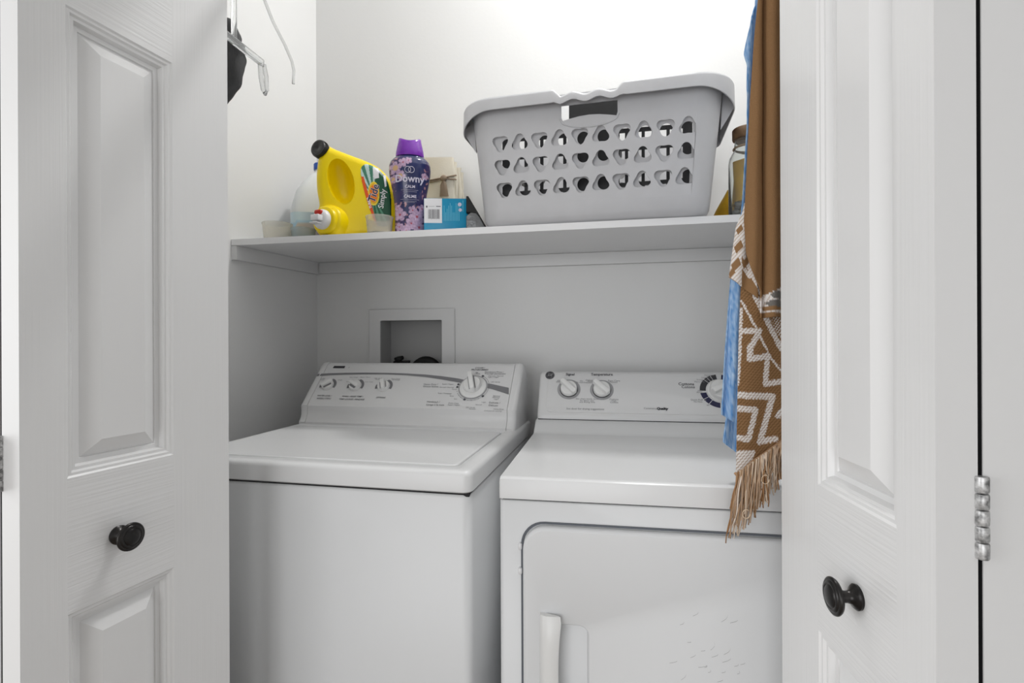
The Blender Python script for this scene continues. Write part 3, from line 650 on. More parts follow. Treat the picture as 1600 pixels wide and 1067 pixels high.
# ------------------------------------------------------------------ jar, stones and yellow bag beyond the basket
jr = empty('glass_jar', (.338, 1.42, 1.4655)); tag(jr, 'tall glass jar with a brown lid, standing between the basket and the hanging throw', 'jar'); JM = wmat(jr)
b = MB(); b.lathe([(.0005, .001), (.040, 0), (.044, .004), (.044, .150), (.042, .165), (.031, .185), (.029, .205), (.0285, .212), (.0265, .212), (.0275, .185), (.039, .163), (.0415, .15), (.0415, .006), (.0005, .004)], 40, JM); b.build('jar_body', GLASS, jr, world=True, smooth=50)
b = MB(); b.lathe([(.0005, .206), (.026, .206), (.026, .2125), (.0335, .213), (.0345, .216), (.0345, .238), (.033, .240), (.0005, .240)], 32, JM); b.build('lid', CORK, jr, world=True)
b = MB(); b.tube([(.031 * math.cos(2 * math.pi * k / 24), .031 * math.sin(2 * math.pi * k / 24), .190) for k in range(25)], .0028, 8, JM); b.build('wire_band', TWIG, jr, world=True)
r3 = random.Random(3); k = 0
for lay in range(3):
    for q in range(5):
        a = 2 * math.pi * q / 5 + lay * .6; s_ = r3.uniform(.0085, .0105); bm = bmesh.new(); bmesh.ops.create_icosphere(bm, subdivisions=2, radius=s_)
        for v in bm.verts: v.co = Vector((v.co.x * 1.25, v.co.y, v.co.z * .8)) * (1 + .12 * noise.noise(v.co * 90 + Vector((k, 0, 0))))
        o = MB().bm(bm, Matrix.Rotation(r3.uniform(0, 3), 4, 'Z')).build('pebble', STONE); o.location = Vector(jr.location) + Vector((.026 * math.cos(a), .026 * math.sin(a), .0135 + lay * .0165)); k += 1
        tag(o, 'smooth grey pebble lying at the bottom of the glass jar', 'pebble', 'grey pebbles in the glass jar')
b = MB(); rings = []
for k in range(15):
    h = k / 14; z = .050 + .105 * h; rad = .0360 * (1 - .10 * h)
    rings.append([(rad * (1 + .07 * math.sin(5 * a + 4 * h)) * math.cos(a), rad * (1 + .07 * math.sin(5 * a + 4 * h)) * math.sin(a), z) for a in [2 * math.pi * i / 36 for i in range(36)]])
b.loft(rings, True, True, True, JM); o = b.build('jar_filling', YCLOTH, None, smooth=70); tag(o, 'crumpled yellow wrapping stuffed inside the glass jar', 'wrapping')
b = MB(); rings = []
for k in range(13):
    h = k / 12; z = 1.4656 + .115 * h; wd = .055 * (1 - .72 * h ** 1.3); dp_ = .040 * (1 - .6 * h)
    rings.append([(.318 + .010 * h + wd * math.cos(a) * (1 + .06 * math.sin(4 * a + 5 * h)), 1.535 + dp_ * math.sin(a) * (1 + .08 * math.sin(3 * a - 4 * h)), z) for a in [2 * math.pi * i / 30 for i in range(30)]])
b.loft(rings, True, True, True); o = b.build('yellow_bag', YCLOTH, None, smooth=70); tag(o, 'crumpled yellow bag standing on the shelf behind the glass jar', 'bag')

# ------------------------------------------------------------------ yellow detergent jug
TJ = Vector((-.758, 1.430, 1.4655)); TYAW = R_(20)
tj = empty('detergent_jug', TJ, TYAW); tag(tj, 'yellow detergent jug lying on its side with a black cap and white tap', 'jug')
TM = wmat(tj); K = .001915 / 5.336
def tp(cx_, cy_): return ((cx_ - 800) * K * 1.03, (893 - cy_) * K)
outl = [(560, 893), (700, 893), (930, 893), (1040, 880), (1095, 840), (1112, 760), (1112, 640), (1100, 520), (1065, 400), (1010, 330), (960, 290), (870, 248), (740, 205), (640, 168), (570, 150), (505, 246), (497, 300), (488, 400), (492, 520), (508, 600), (510, 650), (480, 700), (468, 770), (482, 835), (515, 878)]
def smooth_poly(P, it=2):
    for _ in range(it):
        Q = []
        for p, q in zip(P, P[1:] + P[:1]): Q += [(p[0] * .75 + q[0] * .25, p[1] * .75 + q[1] * .25), (p[0] * .25 + q[0] * .75, p[1] * .25 + q[1] * .75)]
        P = Q
    return P
po = smooth_poly([tp(*p) for p in outl], 2)
D0, D1 = -.055, .060
def inset_poly(P, d):
    """offset a closed counter-clockwise polygon inwards"""
    A = sum(p[0] * q[1] - q[0] * p[1] for p, q in zip(P, P[1:] + P[:1])); s_ = 1 if A > 0 else -1; Q = []; n = len(P)
    for i in range(n):
        a, c = P[i - 1], P[(i + 1) % n]; tx, ty = c[0] - a[0], c[1] - a[1]; l = math.hypot(tx, ty) or 1
        Q.append((P[i][0] - s_ * ty / l * d, P[i][1] + s_ * tx / l * d))
    return Q
rings = []
for d_, y in ((.022, D1), (.010, D1 - .004), (.003, D1 - .012), (0, D1 - .025), (0, D0 + .028), (.0025, D0 + .015), (.008, D0 + .006), (.016, D0 + .001), (.024, D0)):
    q = inset_poly(po, d_); rings.append([(x, y, z) for x, z in q])
b = MB(); b.loft(rings, True, True, True)
# grip hollow: pushed into the front by a boolean with an ellipsoid
jug = b.build('jug_body', YEL, tj, smooth=60)
hb = bmesh.new(); bmesh.ops.create_uvsphere(hb, u_segments=40, v_segments=24, radius=1)
hx_, hz_ = tp(688, 446)
for v in hb.verts:
    sq = 1.0; x, y, z = v.co; v.co = Vector((hx_ + x * .0375 + z * -.010, D0 - .004 + y * .052, hz_ + z * .066))
hm = bpy.data.meshes.new('cut'); hb.to_mesh(hm); hb.free(); ho = bpy.data.objects.new('cut', hm); COL.objects.link(ho); ho.parent = tj
md = jug.modifiers.new('b', 'BOOLEAN'); md.operation = 'DIFFERENCE'; md.object = ho; md.solver = 'EXACT'
bv = None
dg = bpy.context.evaluated_depsgraph_get(); dg.update(); nm = bpy.data.meshes.new_from_object(jug.evaluated_get(dg)); jug.modifiers.clear(); jug.data = nm
bpy.data.objects.remove(ho); bpy.data.meshes.remove(hm)
nm.shade_smooth(); nm.set_sharp_from_angle(angle=R_(55))
bvh = BVHTree.FromPolygons([v.co.copy() for v in nm.vertices], [list(p.vertices) for p in nm.polygons])
def drop(x, z, lift):
    h = bvh.ray_cast(Vector((x, -.3, z)), Vector((0, 1, 0)))
    return Vector((x, (h[0].y if h[0] else D0) - lift, z))
# boss for the tap
bx, bz = tp(608, 772); ax = Vector((-.50, -.86, .0)).normalized()
Mb = frame(Vector((bx, D0 + .012, bz)), (0, 0, 1), ax)
b = MB(); b.lathe([(.0005, -.02), (.050, -.02), (.0475, .012), (.0460, .018), (.0405, .021), (.0395, .031), (.036, .034), (.0005, .034)], 44, Mb); b.build('tap_boss', YEL, tj, smooth=50)
b = MB(); b.lathe([(.0005, .032), (.0285, .032), (.0282, .042), (.026, .0475), (.018, .052), (.0005, .053)], 36, Mb); tap = b.build('tap', WHTP, tj, smooth=50); tap['label'] = 'white press tap'
b = MB(); b.box((-.004, -.0012, .044), (.0125, .026, .070), Mb @ Matrix.Rotation(R_(180), 4, 'Z') @ Matrix.Translation((-.004, -.012, 0)), bev=.002)
b.box((-.0165, -.010, .046), (-.0125, .016, .072), Mb, bev=.0015); b.build('tap_lever', WHTP, tap, smooth=50)
b = MB(); b.loft([[(x, y, z) for x, y in rr(.011 + i, .0235 - i, -.012 + i, .012 - i, .005, 4)] for i, z in ((0, .042), (0, .056), (.002, .058))], True, True, True, Mb); b.build('tap_button', REDP, tap, smooth=50)['label'] = 'red press button'
# neck and cap
cx_, cz_ = tp(560, 195); ca = Vector((-.50, -.82, .16)).normalized(); Mc = frame(Vector((cx_ + .000, D0 + .034, cz_)), (0, 1, 0), ca)
b = MB(); b.lathe([(.0005, -.02), (.026, -.02), (.0225, .004), (.021, .014), (.0215, .020), (.0005, .020)], 32, Mc); b.build('neck', YEL, tj, smooth=60)
b = MB(); b.lathe([(r_ * 1.06, z_) for r_, z_ in [(.0005, .0155), (.0235, .0155), (.0242, .018), (.0242, .033), (.0228, .0362), (.017, .0368), (.0162, .0358), (.006, .0358), (.0045, .0345), (.0005, .0345)]], 40, Mc); cp = b.build('screw_cap', BLKCAP, tj, smooth=40); cp['label'] = 'black ribbed screw cap'
b = MB()
for k in range(40):
    a = 2 * math.pi * k / 40; b.box((-.0006, -.0006, .019), (.0006, .0006, .032), Mc @ Matrix.Translation((.0257 * math.cos(a), .0257 * math.sin(a), 0)))
b.build('cap_ribs', BLKCAP, cp, smooth=0)
# printed label, laid on the jug's surface
LP = smooth_poly([(836, 345), (848, 308), (885, 290), (940, 305), (1000, 345), (1045, 415), (1070, 520), (1078, 640), (1072, 745), (1050, 800), (965, 800), (935, 745), (895, 640), (860, 510), (842, 420)], 1)
lp = [tp(*p) for p in LP]
def inside(p, P):
    c = False; j = len(P) - 1
    for i in range(len(P)):
        if (P[i][1] > p[1]) != (P[j][1] > p[1]) and p[0] < (P[j][0] - P[i][0]) * (p[1] - P[i][1]) / (P[j][1] - P[i][1]) + P[i][0]: c = not c
        j = i
    return c
def label_col(x, y):                                  # x, y in the crop's units
    orange = x < 838 + (y - 400) * .27 + 26 and y > 395
    if x < 842 + max(0, y - 400) * .268 + 18 and y > 400: return srgb((236, 90, 22))
    d = math.hypot((x - 938) / 44, (y - 535) / 98)
    if d < .72: return srgb((246, 130, 20))
    if d < .88: return srgb((240, 190, 30))
    if d < 1.0: return srgb((255, 226, 60))
    an = math.degrees(math.atan2(-(y - 560), x - 935)) % 360
    stripe = int(an / 7) % 2 == 0
    if 85 < an < 165: return srgb((198, 222, 216)) if stripe else srgb((70, 132, 108))
    if 230 < an < 300: return srgb((88, 150, 122)) if stripe else srgb((28, 96, 66))
    return srgb((24, 86, 60)) if x < 1064 else srgb((16, 52, 40))
b = MB(); n_ = 70; xs_ = [836 + (1080 - 836) * i / n_ for i in range(n_ + 1)]; ys_ = [288 + (802 - 288) * i / 140 for i in range(141)]; idx = {}
for i, x in enumerate(xs_):
    for j, y in enumerate(ys_):
        X_, Z_ = tp(x, y)
        if inside((X_, Z_), lp): idx[i, j] = len(b.v); b.v.append(drop(X_, Z_, .0007)); b.c.append(label_col(x, y))
for (i, j) in list(idx):
    q = [(i, j), (i + 1, j), (i + 1, j + 1), (i, j + 1)]
    if all(k in idx for k in q): b.f.append([idx[k] for k in q]); b.mi.append(0)
lb = b.build('label', ATTR, tj, smooth=80); lb['label'] = 'green and orange printed label with rays'
def on_jug(name, s_, cx_, cy_, size, rot, matl, bold=0, shear=0, lift=.0013, parent=None):
    vs, fs = text_mesh(s_, size, 'CENTER', bold, shear); b = MB(); X_, Z_ = tp(cx_, cy_); c, s2 = math.cos(R_(rot)), math.sin(R_(rot))
    b.add([drop(X_ + (v.x * c - v.y * s2), Z_ + (v.x * s2 + v.y * c), lift) for v in vs], fs); return b.build(name, matl, parent or lb, smooth=0)
on_jug('brand_lettering', 'Tide', 939, 535, .030, 76, WHITEP, .0012, .1, .0012); on_jug('brand_lettering', 'Tide', 939, 535, .030, 76, NAVYP, .0004, .1, .0016)
on_jug('side_lettering', 'TURBO', 905, 612, .0098, 106, WHITEP, .0004); on_jug('front_lettering', 'Simply', 1004, 575, .022, 82, WHITEP, .0003, 0, .0012); on_jug('front_lettering', 'HE', 960, 375, .018, 78, WHITEP, .001)
b = MB()
for (xa_, ya_, xb_, yb_) in ((930, 318, 972, 405), (1012, 372, 1030, 470)):
    P4 = [tp(xa_, ya_ + 8), tp(xb_, ya_), tp(xb_ + 8, yb_), tp(xa_ + 12, yb_ + 10)]; g = []
    for i in range(7):
        for j in range(7):
            u, v = i / 6, j / 6; p = [(P4[0][k] * (1 - u) + P4[1][k] * u) * (1 - v) + (P4[3][k] * (1 - u) + P4[2][k] * u) * v for k in (0, 1)]; g.append(drop(p[0], p[1], .0010))
    b.add(g, [(i * 7 + j, (i + 1) * 7 + j, (i + 1) * 7 + j + 1, i * 7 + j + 1) for i in range(6) for j in range(6)])
b.build('label_patch', WHITEP, lb, smooth=80)
for j, yy in enumerate((505, 555, 612, 655)):
    pass

# ------------------------------------------------------------------ milky jug with blue cap, behind
mj = empty('milky_jug', (-.955, 1.545, 1.4655), R_(24)); tag(mj, 'milky plastic jug with a blue cap and pale blue label behind the yellow jug', 'jug'); MM_ = wmat(mj)
def sq(w_, d_, z, r): return [(x, y, z) for x, y in rr(-w_, w_, -d_, d_, r, 6)]
b = MB(); b.loft([sq(.082, .058, 0, .03), sq(.088, .064, .006, .034), sq(.088, .064, .11, .036), sq(.086, .062, .135, .04), sq(.074, .052, .185, .04), sq(.052, .038, .222, .032), sq(.028, .024, .246, .02), sq(.019, .019, .254, .0185), sq(.019, .019, .268, .0185)], True, True, True, MM_)
b.build('jug_body', HDPE, mj, world=True, smooth=60)
b = MB(); b.lathe([(.0005, .262), (.0215, .262), (.022, .266), (.022, .281), (.020, .284), (.0005, .284)], 28, MM_); b.build('cap', BLUEP, mj, world=True)
b = MB(); b.tube([(.066, 0, .215), (.074, 0, .19), (.086, 0, .165), (.0895, 0, .14), (.084, 0, .125)], .011, 10, MM_); b.build('handle', HDPE, mj, world=True, smooth=60)
b = MB(); base = rr(-.0886, .0886, -.0646, .0646, .0345, 14); nb = len(base); zs_l = [.014 + .094 * j / 12 for j in range(13)]
for z in zs_l:
    for x, y in base:
        b.v.append(MM_ @ Vector((x, y, z))); nz = noise.noise(Vector((x * 34, y * 34, z * 30)))
        c = (206, 226, 234) if z > .072 + .016 * nz else (200, 192, 180) if x > -.062 + .022 * nz else (176, 210, 228)
        if x > -.050 and y < .03: c = (20, 44, 112)
        b.c.append(srgb(c))
b.f = [[j * nb + i, j * nb + (i + 1) % nb, (j + 1) * nb + (i + 1) % nb, (j + 1) * nb + i] for j in range(12) for i in range(nb)]; b.mi = [0] * len(b.f)
b.build('label', ATTR, mj, world=True, smooth=60)['label'] = 'pale blue and navy printed label'

# ------------------------------------------------------------------ measuring cups
def cup(px, py0, py1, halfw, Y, matl, label, zb=1.4655):
    c = at(px, py0, Y); c.z = zb; o = empty('measuring_cup', c); tag(o, label, 'cup', 'plastic measuring cups on the shelf'); M = wmat(o)
    H_ = (py0 - py1) / F * (Vector((0, 0, 0)) + Vector(c)).dot(_f); r = halfw / F * Vector(c).dot(_f)
    b = MB(); b.lathe([(.0005, .001), (r * .86, 0), (r * .88, .002), (r * .985, H_ - .004), (r * 1.02, H_ - .003), (r * 1.02, H_), (r * .965, H_), (r * .95, H_ - .004), (r * .845, .004), (r * .3, .006), (.0005, .0055)], 44, M); b.build('cup_wall', matl, o, world=True, smooth=50)
    b = MB()
    for k in range(3):
        z = H_ * (.35 + .2 * k); rad = r * (.875 + .11 * z / H_) + .0004; b.add(*[[(rad * math.cos(R_(a)), rad * math.sin(R_(a)), zz) for a in range(220, 300, 8) for zz in (z, z + .0008)], [(2 * i, 2 * i + 1, 2 * i + 3, 2 * i + 2) for i in range(9)]], M=M)
    b.build('fill_lines', matl, o, world=True, smooth=60)
cup(433.5, 371, 343.5, 22, 1.39, FROST, 'cream frosted measuring cup standing near the side wall')
cup(474, 370, 352, 18.5, 1.395, FROST2, 'short grey-tinted measuring cup under the white tap')
cup(593, 365, 337.5, 21, 1.365, FROST, 'frosted measuring cup standing before the printed jug label')

# ------------------------------------------------------------------ purple scent-bead bottle
db = empty('scent_bead_bottle', (-.579, 1.398, 1.4655), R_(21)); tag(db, 'dark purple bottle with lilac flowers and a violet cap', 'bottle'); BMx = wmat(db)
prof_d = [(0, .0405), (.003, .0425), (.012, .0432), (.035, .0428), (.058, .0425), (.08, .0435), (.10, .0455), (.125, .0495), (.15, .0545), (.17, .0580), (.188, .0597), (.200, .0590), (.211, .0550), (.219, .0480), (.2245, .0415), (.227, .0395)]
def rad_at(z):
    for (z0, r0), (z1, r1) in zip(prof_d[:-1], prof_d[1:]):
        if z <= z1: return r0 + (r1 - r0) * (z - z0) / (z1 - z0)
    return prof_d[-1][1]
SYD = .66
fl = []
r4 = random.Random(21)
for (u, z, s_, rot) in ((-.028, .055, .019, 10), (.020, .050, .023, 40), (.004, .030, .018, 70), (.026, .020, .020, 15), (-.010, .008, .017, 50), (-.030, .020, .013, 33), (.008, .068, .013, 0), (-.040, .185, .019, 20), (-.026, .163, .015, 60), (-.018, .200, .014, 5), (-.003, .206, .011, 44), (-.046, .155, .012, 70), (.034, .075, .012, 20), (.042, .165, .010, 10), (-.035, .075, .010, 50)):
    fl.append((u, z, s_, R_(rot)))
def bottle_col(a, z):
    r = rad_at(z); u = r * math.sin(a)                 # a = 0 at the front
    base = Vector(srgb((36, 44, 92))); plum = Vector(srgb((86, 58, 96)))
    n = noise.noise(Vector((u * 45, z * 30, 1.7))); k = min(1, max(0, abs(u) * 26 - .45 + .5 * n + (max(0, .095 - z) * 6)))
    if z > .12: k = max(0, k - .1) if u < 0 else max(0, k - .55)
    c = base * (1 - k) + plum * k
    if z < .11 or u < -.005 or z < .19 and u > .03:
        m_ = noise.noise(Vector((u * 130, z * 120, 9)));
        if m_ > .28 and (z < .09 or abs(u) > .034): c = Vector(srgb((176, 128, 136)))
        elif m_ < -.42 and z < .10: c = Vector(srgb((40, 30, 52)))
    if math.cos(a) > 0:
        for (fu, fz, s_, rot) in fl:
            dx, dz = u - fu, z - fz; d = math.hypot(dx, dz)
            if d < s_:
                t = math.atan2(dz, dx) - rot; pet = .52 + .48 * abs(math.cos(2.5 * t)) ** .6
                if d < s_ * pet:
                    q = d / s_; sh_ = .5 + .5 * noise.noise(Vector((dx * 200, dz * 200, fz * 50)))
                    c = Vector(srgb((216, 186, 214))) * (.25 + .75 * sh_) + Vector(srgb((112, 78, 116))) * (.75 - .75 * sh_)
                    if q < .17: c = Vector(srgb((172, 84, 100)))
                    if fz > .14 and fu < -.02 and q < .4: c = Vector(srgb((210, 172, 130)))
    return tuple(c)
b = MB(); NS, NZ = 200, 130
for j in range(NZ + 1):
    z = .227 * j / NZ; r = rad_at(z)
    for i in range(NS):
        a = 2 * math.pi * i / NS; b.v.append(BMx @ Vector((r * math.sin(a), -r * SYD * math.cos(a), z))); b.c.append(bottle_col((a + math.pi) % (2 * math.pi) - math.pi, z))
for j in range(NZ):
    for i in range(NS): b.f.append([j * NS + i, j * NS + (i + 1) % NS, (j + 1) * NS + (i + 1) % NS, (j + 1) * NS + i]); b.mi.append(0)
b.f.append(list(range(NS))); b.mi.append(0); b.f.append(list(range(NZ * NS, (NZ + 1) * NS))); b.mi.append(0)
bot = b.build('bottle_body', ATTRG, db, world=True, smooth=60)
def crng(w_, z, tilt=0, n=40):
    return [(w_ * math.sin(2 * math.pi * i / n), -w_ * .74 * math.cos(2 * math.pi * i / n), z + tilt * (abs(math.sin(2 * math.pi * i / n)) ** 2 - .5)) for i in range(n)]
b = MB(); b.loft([crng(.0400, .2262), crng(.0405, .229), crng(.0395, .240), crng(.0365, .255), crng(.0335, .266, .004), crng(.0318, .2735, .010), crng(.0298, .2745, .011), crng(.024, .268, .004), crng(.006, .267, 0)], True, True, True, BMx); b.build('cap', PURP, db, world=True, smooth=55)
def on_bottle(name, items, matl, lift=.0007):
    b = MB()
    for s_, u, z, size, bold in items:
        vs, fs = text_mesh(s_, size, 'CENTER', bold)
        for_v = []
        for v in vs:
            zz = z + v.y; r = rad_at(zz) + lift; a = math.asin(max(-.95, min(.95, (u + v.x) / r))); for_v.append((r * math.sin(a), -r * SYD * math.cos(a) - lift, zz))
        b.add(for_v, fs, BMx)
    return b.build(name, matl, bot, world=True, smooth=0)
on_bottle('brand_lettering', [('Downy', .000, .1540, .0275, .0006)], LILAC); on_bottle('scent_lettering', [('CALM', .001, .1325, .0108, .0003), ('CALME', .001, .1055, .0112, .0003)], LILAC)
b = MB()
def bt(u, z, lift=.0009):
    r = rad_at(z) + lift; a = math.asin(u / r); return Vector((r * math.sin(a), -r * SYD * math.cos(a) - lift, z))
for s_ in (-1, 1):
    P = [bt(s_ * .0050 + .0082 * math.cos(t), .1790 + .0085 * math.sin(t)) for t in [2 * math.pi * k / 28 for k in range(29)]]; b.tube(P, .00085, 6, BMx)
for z, w_ in ((.1235, .024), (.119, .019), (.0975, .026), (.0925, .019), (.089, .014)): b.tube([bt(-w_ + 2 * w_ * k / 10, z, .0004) for k in range(11)], .0003, 4, BMx)
b.build('logo_lines', LILAC, bot, world=True, smooth=60)['kind'] = 'stuff'

# ------------------------------------------------------------------ teal carton
TBo = at(662.5, 361.5, 1.36); TBo.z = 1.4655
tb = empty('teal_carton', TBo, R_(14)); tag(tb, 'small teal cardboard carton with a white barcode panel', 'box'); QM = wmat(tb)
W_, H_, D_ = .1225, .0955, .050
b = MB(); b.box((0, 0, 0), (W_, D_, H_), QM, bev=.0012); b.build('carton', TEAL, tb, world=True)
def flat(b, x0, x1, z0, z1, y=-.0004): b.add([(x0, y, z0), (x1, y, z0), (x1, y, z1), (x0, y, z1)], [(0, 1, 2, 3)], QM)
b = MB(); flat(b, .0006, .0505, .026, H_ - .001); lbp = b.build('barcode_panel', WHITEP, tb, world=True, smooth=0); lbp['label'] = 'white printed panel'
b = MB(); r5 = random.Random(2); x = .012
while x < .044:
    w_ = r5.choice((.0006, .0008, .0014)); flat(b, x, x + w_, .038 - .0015 * r5.random(), .064, -.0008); x += w_ + r5.choice((.0006, .0009, .0012))
flat(b, .006, .010, .069, .074, -.0008); flat(b, .034, .047, .0715, .0735, -.0008); flat(b, .013, .030, .0722, .0728, -.0008)
b.build('barcode', TEXTP, lbp, world=True, smooth=0)
b = MB()
for i in range(11):
    x = .056 + .0042 * i; flat(b, x, x + .0011, .032, .032 + r5.choice((.028, .034, .05, .043, .024)), -.0005)
flat(b, .1085, .1098, .058, .090, -.0005)
b.build('care_lines', LTEAL, tb, world=True, smooth=0)
b = MB()
for xx, zz, rr_ in ((.100, .0785, .0055), (.1015, .063, .0048)): b.lathe([(.0004, 0), (rr_, 0), (rr_ * .98, .0005), (.0004, .0005)], 20, QM @ frame((xx, 0, zz), (1, 0, 0), (0, -1, 0)))
b.build('seal', LILAC, tb, world=True)

# foil pouch between the carton and the basket
PO = at(731, 359.5, 1.375); PO.z = 1.4655
pf = empty('foil_pouch', PO, R_(12)); tag(pf, 'crumpled grey foil pouch with a black edge, squeezed between carton and basket', 'pouch'); FM = wmat(pf)
b = MB(); b.prism([(-.004, 0), (.052, 0), (.046, .014), (.034, .036), (.024, .048), (.010, .050), (-.004, .040)], -.012, .016, FM, bev=.003); b.build('pouch_body', FOIL, pf, world=True, smooth=50)
b = MB(); b.prism([(.0535, .002), (.055, .005), (.033, .044), (.002, .0965), (-.004, .0965), (-.004, .052), (.010, .0515), (.024, .0495), (.036, .034)], -.006, .018, FM, bev=.001); b.build('pouch_flap', BLACK, pf, world=True)['label'] = 'black top flap'

# ------------------------------------------------------------------ cream cloth bundle and peach pouch behind
cb = empty('cloth_bundle', (-.560, 1.60, 1.4655), R_(8)); tag(cb, 'folded cream cotton bundle tied with brown cord behind the purple bottle', 'cloth bundle'); CM = wmat(cb)
b = MB()
for i, (x0, x1, h, y0, y1) in enumerate(((-.075, .060, .282, -.040, -.022), (-.070, .066, .276, -.021, -.004), (-.060, .076, .262, -.003, .014), (-.052, .080, .250, .015, .032), (-.05, .077, .238, .033, .048))):
    rings = []
    for k in range(15):
        z = h * k / 14; wv = .0035 * math.sin(z * 60 + i * 1.7) + .002 * math.sin(z * 140 + i)
        rings.append([(x, y, z + .002 * math.sin(x * 60 + i)) for x, y in rr(x0 + wv, x1 + wv * .5 - .006 * (k / 14) ** 2, y0, y1, .007, 4)])
    b.loft(rings, True, True, True, CM)
b.build('cloth', CREAM, cb, world=True, smooth=50)
Mk = CM @ Matrix.Translation((.014, 0, .086))
b = MB(); b.tube([(-.078, -.041, .118), (-.03, -.043, .124), (.010, -.044, .130), (.035, -.043, .135), (.049, -.040, .138)], .0026, 6, Mk); b.tube([(-.07, -.042, .112), (-.02, -.043, .120), (.012, -.044, .128), (.03, -.043, .126), (.049, -.040, .124)], .0022, 6, Mk)
bm = bmesh.new(); bmesh.ops.create_icosphere(bm, subdivisions=2, radius=.011)
b.bm(bm, Mk @ Matrix.Translation((.008, -.045, .128)) @ Matrix.Diagonal((1, .6, 1, 1)))
for k in range(9):
    t = -.5 + k / 8; b.tube([(.008, -.045, .126), (.008 + t * .016, -.047, .105), (.010 + t * .024, -.046, .070)], .0024, 6, Mk)
b.build('cord', TWIG, cb, world=True, smooth=60)['label'] = 'brown tied cord with a tassel'
pp = empty('peach_pouch', (-.748, 1.615, 1.4655), R_(14)); tag(pp, 'peach plastic refill pouch seen between the yellow jug and purple bottle', 'pouch'); PM = wmat(pp)
b = MB(); rings = []
for k in range(15):
    t = k / 14; z = .128 * t; d_ = .030 * (1 - t) ** .6 + .003; wd = .070 - .006 * math.sin(t * 3.1)
    rings.append([(wd * math.cos(a) * (1 + .03 * math.sin(6 * a + 7 * t)), d_ * math.sin(a), z + .006 * math.cos(a)) for a in [2 * math.pi * i / 32 for i in range(32)]])
b.loft(rings, True, True, True, PM); b.build('pouch_body', PEACH, pp, world=True, smooth=60)
b = MB(); b.box((-.064, -.0015, .126), (.066, .0015, .176), PM, bev=.001); b.build('pouch_film', FILM, pp, world=True)['label'] = 'clear film top'
gb = empty('grey_lidded_bottle', (-.845, 1.657, 1.4655)); tag(gb, 'bottle whose dark grey dome lid peeks above the yellow jug', 'bottle'); GM = wmat(gb) @ Matrix.Diagonal((.79, .79, 1, 1))
b = MB(); b.lathe([(.0005, 0), (.036, 0), (.038, .003), (.038, .215), (.034, .221), (.0005, .221)], 32, GM); b.build('bottle_body', HDPE, gb, world=True)
b = MB(); b.lathe([(.0005, .219), (.0355, .219), (.0365, .225), (.0365, .248), (.032, .2575), (.020, .2625), (.0005, .264)], 32, GM); b.build('lid', mat('dark_grey_lid', (.07, .075, .09), .4), gb, world=True, smooth=50)

# ------------------------------------------------------------------ rod, hanger, cap, towels
RY, RZ = .895, 1.965
b = MB(); b.tube([(lx(RY) + .002, RY, RZ), (.558, RY, RZ)], .0125, 20); o = b.build('closet_rod', STEEL, None); o['kind'] = 'structure'; o['label'] = 'steel hanging rod across the closet above the door opening'
HX = -.752
hg = empty('clothes_hanger', (HX, RY, 1.77)); tag(hg, 'clear plastic clip hanger on the rod above the washer, holding a dark hat', 'hanger')
hk = [(HX, RY + .0145 * math.sin(t), RZ + .0145 * math.cos(t)) for t in [R_(-130 + 22 * k) for k in range(12)]]
b = MB(); b.tube(hk + [(HX, RY + .012, RZ - .03), (HX, RY + .010, RZ - .06)], .0022, 8); b.build('hook', STEEL, hg, world=True, smooth=60)
b = MB(); b.box((HX - .003, RY + .005, 1.775), (HX + .003, RY + .017, RZ - .055), bev=.0015); b.build('stem', CLEAR, hg, world=True)
b = MB(); b.box((HX - .004, RY - .16, 1.760), (HX + .004, RY + .098, 1.776), bev=.002); b.box((HX - .005, RY - .155, 1.766), (HX - .003, RY + .095, 1.770)); b.build('cross_bar', CLEAR, hg, world=True)
b = MB(); b.tube([(HX, RY + .088, 1.764), (HX, RY + .091, 1.735), (HX, RY + .098, 1.712), (HX, RY + .105, 1.706), (HX, RY + .110, 1.716), (HX, RY + .108, 1.745), (HX, RY + .100, 1.768)], .0048, 8); b.build('end_loop', CLEAR, hg, world=True, smooth=60)
h2 = empty('clothes_hanger', (-.700, RY, 1.86)); tag(h2, 'faint clear plastic hanger with a sloping shoulder against the white side wall', 'hanger')
X2 = -.700
b = MB(); b.tube([(X2, RY + .0155 * math.sin(t), RZ + .0155 * math.cos(t)) for t in [R_(-130 + 22 * k) for k in range(12)]] + [(X2, RY + .01, RZ - .03), (X2, RY, RZ - .05)], .0022, 8); b.build('hook', STEEL, h2, world=True, smooth=60)
b = MB(); b.tube([(X2, RY - .16, 1.78), (X2, RY - .08, 1.855), (X2, RY, RZ - .05), (X2, RY + .03, 1.865), (X2, RY + .06, 1.832), (X2, RY + .10, 1.805), (X2, RY + .125, 1.782), (X2, RY + .132, 1.765), (X2, RY + .130, 1.735)], .0032, 8); b.build('shoulder', CLEAR, h2, world=True, smooth=60)
